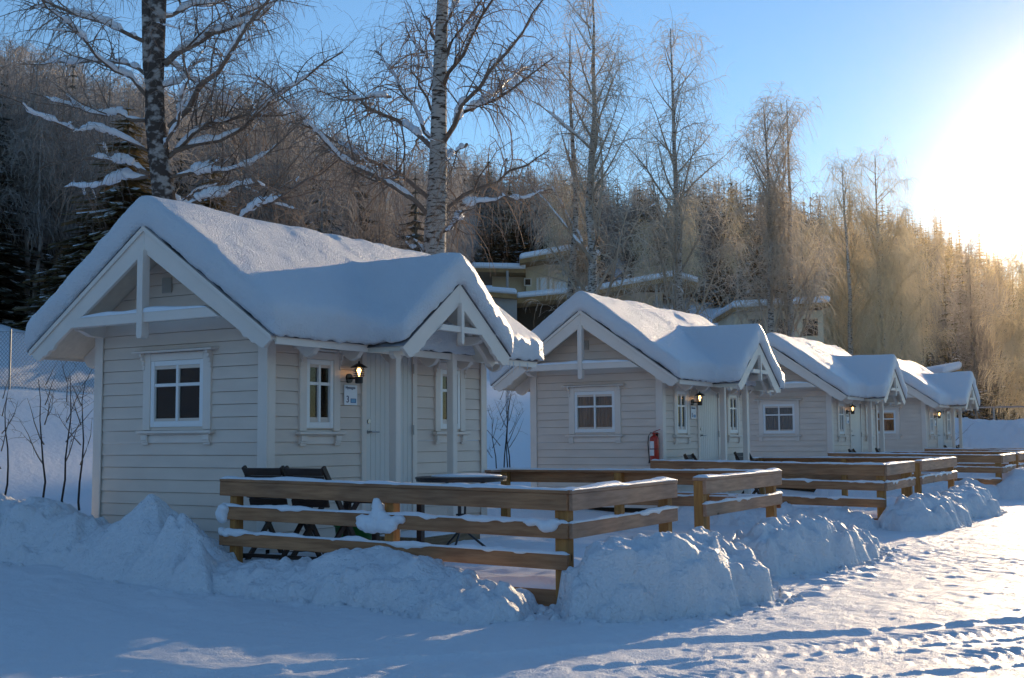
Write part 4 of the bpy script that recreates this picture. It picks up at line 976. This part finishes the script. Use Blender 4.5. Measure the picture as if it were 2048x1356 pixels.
# tree B
B_tr = [[(866, 640, 54), (868, 520, 48), (872, 440, 42), (876, 360, 36), (878, 250, 31), (880, 150, 27), (884, 50, 24), (890, -80, 18), (896, -220, 10), (900, -330, 4)]]
B_lb = [[14, (866, 445), (820, 405), (775, 375), (720, 352), (665, 315), (600, 245), (540, 190)], [13, (862, 405), (815, 360), (790, 325), (740, 300), (670, 255), (600, 205), (550, 170)],
        [15, (868, 300), (835, 262), (790, 230), (730, 180), (680, 120), (640, 75)], [12, (870, 285), (845, 250), (825, 200), (790, 130), (750, 60), (720, 10)],
        [13, (880, 445), (905, 400), (945, 368), (1000, 335), (1060, 290), (1115, 250)], [14, (885, 290), (920, 235), (975, 195), (1040, 150), (1100, 90)], [13, (888, 285), (930, 225), (1000, 200), (1060, 165), (1110, 120)],
        [12, (885, 175), (920, 125), (960, 75), (1010, 10), (1040, -50)], [11, (884, 130), (905, 75), (950, 20), (990, -40)], [11, (880, 165), (850, 95), (815, 30), (790, -30)],
        [12, (882, 110), (860, 40), (840, -30)], [9, (920, 415), (985, 410), (1050, 400), (1105, 385)], [8, (880, 490), (905, 475), (930, 468), (958, 480)], [8, (860, 515), (835, 500), (810, 490), (790, 470)],
        [9, (800, 340), (780, 380), (745, 375), (700, 365)], [10, (885, 60), (920, 0), (960, -70)], [9, (885, 0), (850, -70), (820, -140)], [9, (890, -60), (930, -130), (960, -190)],
        [9, (945, 220), (1000, 150), (1050, 80), (1080, 20)], [9, (935, 290), (910, 320), (890, 350)], [8, (780, 190), (740, 200), (690, 215), (640, 210)], [8, (890, -120), (870, -190), (855, -250)], [9, (870, 230), (840, 170), (820, 120), (815, 60)]]
x, y, z, M3 = hero('birch_tree', '', 868, 21.0, B_tr, B_lb, 12, 2.8, n2=190, n3=2700, n4=2000, hang=1.1, tw=.0022, tl=(.5, 1.5), l2=(.7, 1.7), snow=.42)
make_tree('birch_tree', 'tall birch with white banded trunk and spreading limbs, between the first two cabins', (x, y, z), M3, BARKW, TWIGD)

HT = [  # px, D, top py, label, material, seed, opts
    (1190, 36, -60, 'slim birch with open crown rising behind the modern house terrace', 'm', 21, dict(nl=34, spread=.85, upw=1.25, n2=210, n3=2600, n4=900, snow=.2)),
    (1148, 37, 60, 'thin leaning birch close beside the slim open birch', 'm', 22, dict(nl=20, spread=.45, upw=1.8, n2=90, n3=900, n4=300, snow=.1)),
    (1356, 40, 55, 'narrow tapering birch above the roof of the second cabin', 'm', 23, dict(nl=36, spread=.85, upw=1.2, n2=230, n3=2800, n4=900, snow=.15)),
    (1543, 50, 215, 'left of the close pair of rounded birches', 'm', 24, dict(nl=36, spread=.9, upw=1.4, n2=220, n3=2500, n4=900, snow=0)),
    (1577, 51, 205, 'right of the close pair of rounded birches', 'm', 25, dict(nl=36, spread=.95, upw=1.35, n2=220, n3=2500, n4=900, snow=0)),
    (1700, 78, 335, 'golden frosted weeping birch, left one of the pair behind the third cabin', 'g', 26, dict(nl=40, spread=.95, upw=1.0, n2=300, n3=4200, n4=600, hang=1.5, tl=(.8, 2.2), zmin=.15)),
    (1765, 80, 320, 'golden frosted weeping birch, right one of the pair behind the third cabin', 'g', 27, dict(nl=40, spread=1.0, upw=1.0, n2=300, n3=4600, n4=600, hang=1.5, tl=(.8, 2.2), zmin=.12)),
    (2062, 58, 540, 'thickly frosted birch at the right edge by the yard fence', 'g', 28, dict(nl=30, spread=.95, upw=1.0, n2=260, n3=3600, n4=400, hang=1.4, tl=(.6, 1.7), zmin=.08)),
]
for px, D, ty, lab, mm, seed, kw in HT:
    x, y, z = base_at(px, D); top = CAMP[2]+(888-ty)/FPX*D*math.cos(math.atan((px-1024)/FPX)); h = top-z
    kw.setdefault('tw', .0045 if D < 45 else .0062); kw.setdefault('hang', .9); kw.setdefault('tl', (.5, 1.4)); kw.setdefault('l2', (.8, 2.0)); kw.setdefault('zmin', .22)
    M3 = birch_meshes(seed, h, .012*h+.03, **kw)
    make_tree('birch_tree', lab, (x, y, z), M3, BARKW, TWIGM if mm == 'm' else TWIGG)

def spruce_mesh(seed, h, R, layers, nb, snowf, needle=1.0):
    """tapered trunk, whorls of drooping boughs made of many small sprays; second material = snow"""
    rg = np.random.default_rng(seed); Vs, F, MI = [], [], []; n0 = 0
    tv, tq = tubes(np.array([[[0, 0, -.5], [0, 0, h*.5], [0, 0, h]]], float), np.array([[.018*h, .010*h, .01]]), 6)
    Vs.append(tv); F.append(tq); MI.append(np.zeros(len(tq), int)); n0 = len(tv)
    for L in range(layers):
        f = (L+rg.uniform(-.3, .3))/layers; z = h*(.06+.93*max(f, 0)); r = R*(1-f)**.85*rg.uniform(.8, 1.12)+.08
        m = max(4, int(nb*(1-.55*f)))
        for b in range(m):
            a = 2*math.pi*(b+rg.uniform(-.35, .35))/m+L*.7; rl = r*rg.uniform(.7, 1.15); ca, sa = math.cos(a), math.sin(a); dr = rg.uniform(.25, .5)
            ns = max(3, int(5*rl/R+2)); wdt = rl*.30*needle
            for s in range(ns):
                t0 = s/ns; t1 = (s+1.35)/ns; w0 = wdt*(1-t0*.75); side = 1
                zz0 = z-dr*rl*t0+.10*rl*t0*t0; zz1 = z-dr*rl*t1+.10*rl*t1*t1
                for side in (-1, 1):
                    j = rg.uniform(.7, 1.3); ex = -sa*side*w0*j; ey = ca*side*w0*j; dp = rg.uniform(.1, .45)*w0
                    p = np.array([[ca*rl*t0, sa*rl*t0, zz0], [ca*rl*t1, sa*rl*t1, zz1], [ca*rl*(t1+.04)+ex*.8, sa*rl*(t1+.04)+ey*.8, zz1-dp], [ca*rl*(t0+.1)+ex, sa*rl*(t0+.1)+ey, zz0-dp*1.1]])
                    Vs.append(p); F.append(np.array([[0, 1, 2, 3]])+n0); MI.append(np.array([0])); n0 += 4
                    if rg.uniform() < snowf:
                        q = p.copy(); c = q.mean(0); q = c+(q-c)*rg.uniform(.45, .85); q[:, 2] += .025+.02*h/15; Vs.append(q); F.append(np.array([[0, 1, 2, 3]])+n0); MI.append(np.array([1])); n0 += 4
    V = np.concatenate(Vs); F = np.concatenate(F); me = raw_mesh('spruce_tree', V, F); mi = np.concatenate(MI).astype(np.int32); me.polygons.foreach_set('material_index', mi); return me

# snowy conifers just behind the nearest cabin
for px, D, ty, lab, seed, R in ((245, 38, 190, 'snow laden spruce behind the double stemmed birch', 31, 3.0), (165, 38, 430, 'small snow laden spruce left of the nearest cabin roof', 32, 2.3), (420, 40, 300, 'spruce with patches of snow right of the double stemmed birch', 33, 2.8)):
    x, y, z = base_at(px, D); h = CAMP[2]+(888-ty)/FPX*D*.95-z
    me = spruce_mesh(seed, h, R, 30, 15, .62, .75); o = add_obj('spruce_tree', me, [PINEN, SNOW], None, (x, y, z)); tag(o, lab, 'tree')

# shared hillside models
BV = []
for k in range(5):
    M3 = birch_meshes(60+k, 15.0, .13, nl=26, spread=.5, upw=1.7, n2=110, n3=640, hang=1.3, tw=.011, tl=(.8, 2.2), l2=(.8, 2.0), zmin=.40)
    V, Qd = merge([M3[0], M3[1]]); me = raw_mesh('hillside_birch', V, Qd); me.materials.append(TWIGF); me.materials.append(BARKH)
    me.polygons.foreach_set('material_index', (np.arange(len(Qd)) < len(M3[0][1])).astype(np.int32)); BV.append(me)
BVF = [me.copy() for me in BV]
for me in BVF: me.materials[0] = TWIGG
SV = []
for k in range(4):
    me = spruce_mesh(80+k, 15.0, 2.1+.3*k, 24, 11, .30); me.materials.append(NEEDLE); me.materials.append(SNOW); SV.append(me)

rg = np.random.default_rng(99); cnt = {'b': 0, 's': 0, 'f': 0}; rest = []
def plant(px, D, kind, hmin=5.5, hmax=17):
    x, y, z = base_at(px, D)
    if px < 960 and x > -21.5: return False
    ts = float(tan_sky(np.array([px]))[0]); cap = CAMP[2]+ts*D*rg.uniform(.86, 1.0)-z
    if kind == 's': cap *= 1.03
    h = min(rg.uniform(hmin+3, hmax), cap)
    if h < hmin: return False
    s = h/15.0; sxy = s**.6*rg.uniform(.85, 1.15); rz = rg.uniform(0, 6.28)
    lim = {'b': 295, 's': 295, 'f': 60}[kind]
    if cnt[kind] >= lim: rest.append((kind, x, y, z-.3, sxy, s, rz)); return True
    cnt[kind] += 1
    src = {'b': BV, 's': SV, 'f': BVF}[kind]; me = src[int(rg.integers(len(src)))]
    o = bpy.data.objects.new({'b': 'birch_tree', 's': 'spruce_tree', 'f': 'birch_tree'}[kind], me); COL.objects.link(o)
    o.location = (x, y, z-.3); o.scale = (sxy, sxy, s); o.rotation_euler = (0, 0, rz)
    if kind == 'b': tag(o, 'one of the bare brown birches crowding the wooded hillside', 'tree', 'bare birches on the hillside')
    elif kind == 's': tag(o, 'one of the dark snow dusted spruces on the wooded hillside', 'tree', 'spruces on the hillside')
    else: tag(o, 'one of the golden frosted birches at the foot of the hill', 'tree', 'frosted birches at the foot of the hill')
    return True
# nearest first so that the individuals are the ones that show largest
jobs = []
for _ in range(450): jobs.append((rg.uniform(-250, 960), 40+rg.uniform(0, 1)**1.4*130, 'b' if rg.uniform() < .84 else 's'))
for _ in range(400): jobs.append((rg.uniform(900, 1800), rg.uniform(138, 208), 'b' if rg.uniform() < .5 else 's'))
for _ in range(330): jobs.append((rg.uniform(1740, 2350), rg.uniform(190, 430), 's' if rg.uniform() < .8 else 'b'))
for _ in range(150): jobs.append((rg.uniform(1850, 2340), rg.uniform(92, 200), 's' if rg.uniform() < .6 else 'b'))
for _ in range(12): jobs.append((rg.uniform(1100, 1500), rg.uniform(96, 125), 'f'))
for _ in range(22): jobs.append((rg.uniform(1580, 1880), rg.uniform(80, 125), 'f'))
for q in np.linspace(-200, 2300, 150): jobs.append((q+rg.uniform(-6, 6), float(ridgeD(q))*rg.uniform(.93, 1.0), 's'))
jobs.sort(key=lambda j: j[1])
for px, D, k in jobs:
    if 905 < px < 1400 and D < 100: continue
    if k == 'f' and 880 < px < 1420 and D < 95: continue
    plant(px, D, k)
for _ in range(240):  # unseen trees behind the camera, added to darken the window reflections
    a_ = rg.uniform(1.6, 4.9); D = rg.uniform(42, 75); x = CAMP[0]+D*math.sin(YAW+a_); y = CAMP[1]+D*math.cos(YAW+a_); k_ = 's' if rg.uniform() < .6 else 'b'
    rest.append((k_, x, y, tz(x, y)-.3, 1.0, rg.uniform(.7, 1.1), rg.uniform(0, 6)))
# the rest of the far wood and the added trees behind the camera, as one mass
VV, FF, MI, n0 = [], [], [], 0
def arrs(me):
    n = len(me.vertices); v = np.zeros(n*3, np.float32); me.vertices.foreach_get('co', v); f = np.zeros(len(me.loops), np.int32); me.loops.foreach_get('vertex_index', f)
    mi = np.zeros(len(me.polygons), np.int32); me.polygons.foreach_get('material_index', mi); return v.reshape(-1, 3), f.reshape(-1, 4), mi
lowb = []
for k in range(3):
    M3 = birch_meshes(160+k, 15.0, .12, nl=16, spread=.5, upw=1.7, n2=50, n3=230, hang=1.3, tw=.03, tl=(1.0, 2.8), l2=(.8, 2.0), zmin=.30)
    V, Qd = merge([M3[0], M3[1]]); lowb.append((V, Qd, np.full(len(Qd), 2)))
lows = [arrs(spruce_mesh(180+k, 15.0, 2.3, 13, 8, .28, 1.5)) for k in range(3)]
for kind, x, y, z, sxy, s, rz in rest:
    V, Fq, mi = (lowb if kind == 'b' else lows)[int(rg.integers(3))]; c, sn = math.cos(rz), math.sin(rz)
    W_ = np.stack([(V[:, 0]*c-V[:, 1]*sn)*sxy+x, (V[:, 0]*sn+V[:, 1]*c)*sxy+y, V[:, 2]*s+z], 1)
    VV.append(W_); FF.append(Fq+n0); MI.append(mi); n0 += len(V)
if VV:
    me = raw_mesh('far_wood', np.concatenate(VV), np.concatenate(FF)); me.polygons.foreach_set('material_index', np.concatenate(MI).astype(np.int32))
    o = add_obj('far_wood', me, [NEEDLE, SNOW, TWIGF]); tag(o, 'mixed spruce and birch wood on the upper hillside, plus unseen trees added behind the camera', 'wood', kind='stuff')
print('trees', cnt, len(rest))

# saplings on the slope and between the first two cabins
def sapling(label, x, y, h, seed, lean=.1, thick=.022, nl=5):
    rg2 = np.random.default_rng(seed); z = tz(x, y); k = 8; zz = np.linspace(-.2, h, k); wob = np.cumsum(rg2.normal(size=(k, 2))*.035+lean*.3*rg2.normal(size=(1, 2))*.3, 0)
    tr = [(np.concatenate([wob, zz[:, None]], 1), np.linspace(thick, .005, k))]
    LP, LR = auto_limbs(rg2, h, nl, .35, .8, 1.3); LR = LR*.6
    M3 = birch_meshes(seed, h, .02, limbs=(LP, LR), trunk=tr, n2=7, n3=26, hang=.2, tw=.003, tl=(.15, .4), l2=(.25, .6))
    make_tree('sapling', label, (x, y, z), M3, BARKS, TWIGD, 'bare saplings on the slope')
SL = [(90, 22, 2.2, 'bare sapling on the slope left of the other two by the fence'), (133, 22.5, 2.3, 'bare sapling in the middle of three on the slope by the fence'), (163, 22, 2.2, 'bare sapling nearest the cabin wall on the slope by the fence'), (5, 23, 2.0, 'bare sapling at the left edge of the picture by the fence'),
      (983, 35, 1.8, 'leaning bare sapling left of the others between the first two cabins'), (999, 34, 2.8, 'tall bare sapling between the first two cabins'), (1013, 34, 2.9, 'bare sapling second from the right between the first two cabins'), (1017, 36, 2.6, 'thin bare sapling rightmost between the first two cabins'),
      (1900, 50, 2.6, 'bare shrub right of the farthest cabin')]
for i, (px, D, h, lab) in enumerate(SL):
    x, y, z = base_at(px, D); sapling(lab, x, y, h, 200+i)

# ------------------------------------------------------------------ modern house on the slope, and a low building
def house():
    D = 84.0; px0 = 1150; x, y, z = base_at(px0, D); S = D/FPX
    t = thing('modern_house', 'modern beige house with flat overhanging snowy roofs on the slope above the cabins', 'house', (x, y, 0), -YAW)
    def X(p): return (p-px0)*S
    def Z(p): return CAMP[2]+(888-p)*S
    def bx(name, p0, p1, q0, q1, d0, d1, m, bev=0.0):
        b = MB(); b.box(X(p0), X(p1), d0, d1, Z(q1), Z(q0)); return b.build(name, m, t, bevel=bev)
    bx('wall', 985, 1052, 548, 606, 0, 6, HWALL); bx('wall', 1052.5, 1148, 541, 598, -.6, 6, HWALL); bx('wall', 1149, 1205, 547, 590, 2.0, 6, HCONC)
    bx('lower_wall', 985, 1034, 606.5, 660, -3.5, 5, HCONC); bx('garage_shade', 1035, 1182, 612, 672, 0, 5, HDARK); bx('lower_wall', 1182.5, 1330, 594, 690, .6, 6, HWALL)  # solid dark block painted as the shade inside the open garage
    def slab(name, pts, d0, d1, th):                                        # pts (px, py) top line
        r = MB(); P = [(X(p), d0, Z(q)) for p, q in pts]+[(X(p), d0, Z(q)-th) for p, q in pts[::-1]]; r.prism(P, (0, d1-d0, 0)); rr = r.build(name, HWOOD, t)
        s = MB(); P = [(X(p), d0-.05, Z(q)+.01) for p, q in pts]+[(X(p), d0-.05, Z(q)+.40) for p, q in pts[::-1]]; s.prism(P, (0, d1-d0+.1, 0)); s.build('snow_on_roof', SNOW, rr, bevel=.12)
        return rr
    slab('roof', [(1040, 541), (1145, 522), (1197, 536)], -3.2, 5, .28); slab('roof', [(945, 553), (1052, 556)], -2.2, 5, .25)
    slab('roof', [(1180, 603), (1340, 575), (1388, 589)], -3.0, 5, .3); slab('terrace', [(1033, 616), (1183, 603)], -3.0, 1.0, .35); slab('terrace', [(955, 605), (1034, 612)], -4.0, -.6, .3)
    for p0, p1, q0, q1 in ((1073, 1079, 567, 600), (1080, 1096, 566, 596), (1098, 1106, 568, 596), (1108, 1134, 574, 595), (1049, 1064, 568, 584)):
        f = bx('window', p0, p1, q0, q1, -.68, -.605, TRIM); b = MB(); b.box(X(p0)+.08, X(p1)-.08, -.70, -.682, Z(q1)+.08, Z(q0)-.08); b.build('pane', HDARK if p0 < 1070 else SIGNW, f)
    bx('window', 1310, 1329, 612, 640, .50, .595, HCONC)
    for p, q0, q1 in ((1016, 560, 612), (1126, 535, 570), (1307, 590, 650), (1341, 588, 650)):
        b = MB(); b.tube([(X(p), -2.4, Z(q1)), (X(p), -2.4, Z(q0))], .09, 8); b.build('post', HCONC, t)
    return t
house()
def low_building(label, px, D, pw, ytop, ybot, seed):
    x, y, z = base_at(px, D); S = D/FPX; t = thing('low_building', label, 'building', (x, y, 0), -YAW); zt = CAMP[2]+(888-ytop)*S; zb = CAMP[2]+(888-ybot)*S; w_ = pw*S/2
    m = MB(); m.box(-w_*.92, w_*.92, 0, 5, zb-2, zt-.35); m.build('wall', HWALL, t)
    m = MB(); m.prism([(-w_, -.8, zt-.45), (w_, -.8, zt-.2), (w_, -.8, zt), (-w_, -.8, zt-.25)], (0, 6.5, 0)); rf = m.build('roof', HWOOD, t)
    m = MB(); m.prism([(-w_, -.85, zt-.24), (w_, -.85, zt+.01), (w_, -.85, zt+.36), (-w_, -.85, zt+.12)], (0, 6.6, 0)); m.build('snow_on_roof', SNOW, rf, bevel=.1)
    for k in range(3): m = MB(); xx = -w_*.6+k*w_*.55; m.box(xx, xx+w_*.3, -.04, -.002, zt-1.7, zt-.8); m.build('window', HDARK, t)
low_building('low brown building with snowy roof behind the third cabin', 1560, 66, 190, 628, 690, 1)
low_building('small low shed with snowy roof behind the farthest cabin', 1893, 58, 36, 764, 800, 2)

# ------------------------------------------------------------------ haze in the air; its gold tint stands in for sun glare
hm = bpy.data.materials.new('haze_air'); hm.use_nodes = True; N = hm.node_tree.nodes; N.remove(N['Principled BSDF'])
pv = N.new('ShaderNodeVolumePrincipled'); pv.inputs['Color'].default_value = (1.0, .83, .54, 1); pv.inputs['Density'].default_value = 0.00022; pv.inputs['Anisotropy'].default_value = 0.95
hm.node_tree.links.new(pv.outputs[0], N['Material Output'].inputs['Volume'])
zmax = float(ZZ.max())+22
m = MB(); m.box(-540, 540, -150, 560, float(ZZ.min())-1.2, zmax); hz = m.build('haze', hm); hz['kind'] = 'stuff'; hz['label'] = 'thin haze in the air over the whole yard, tinted gold for sun glare'; hz['category'] = 'haze'
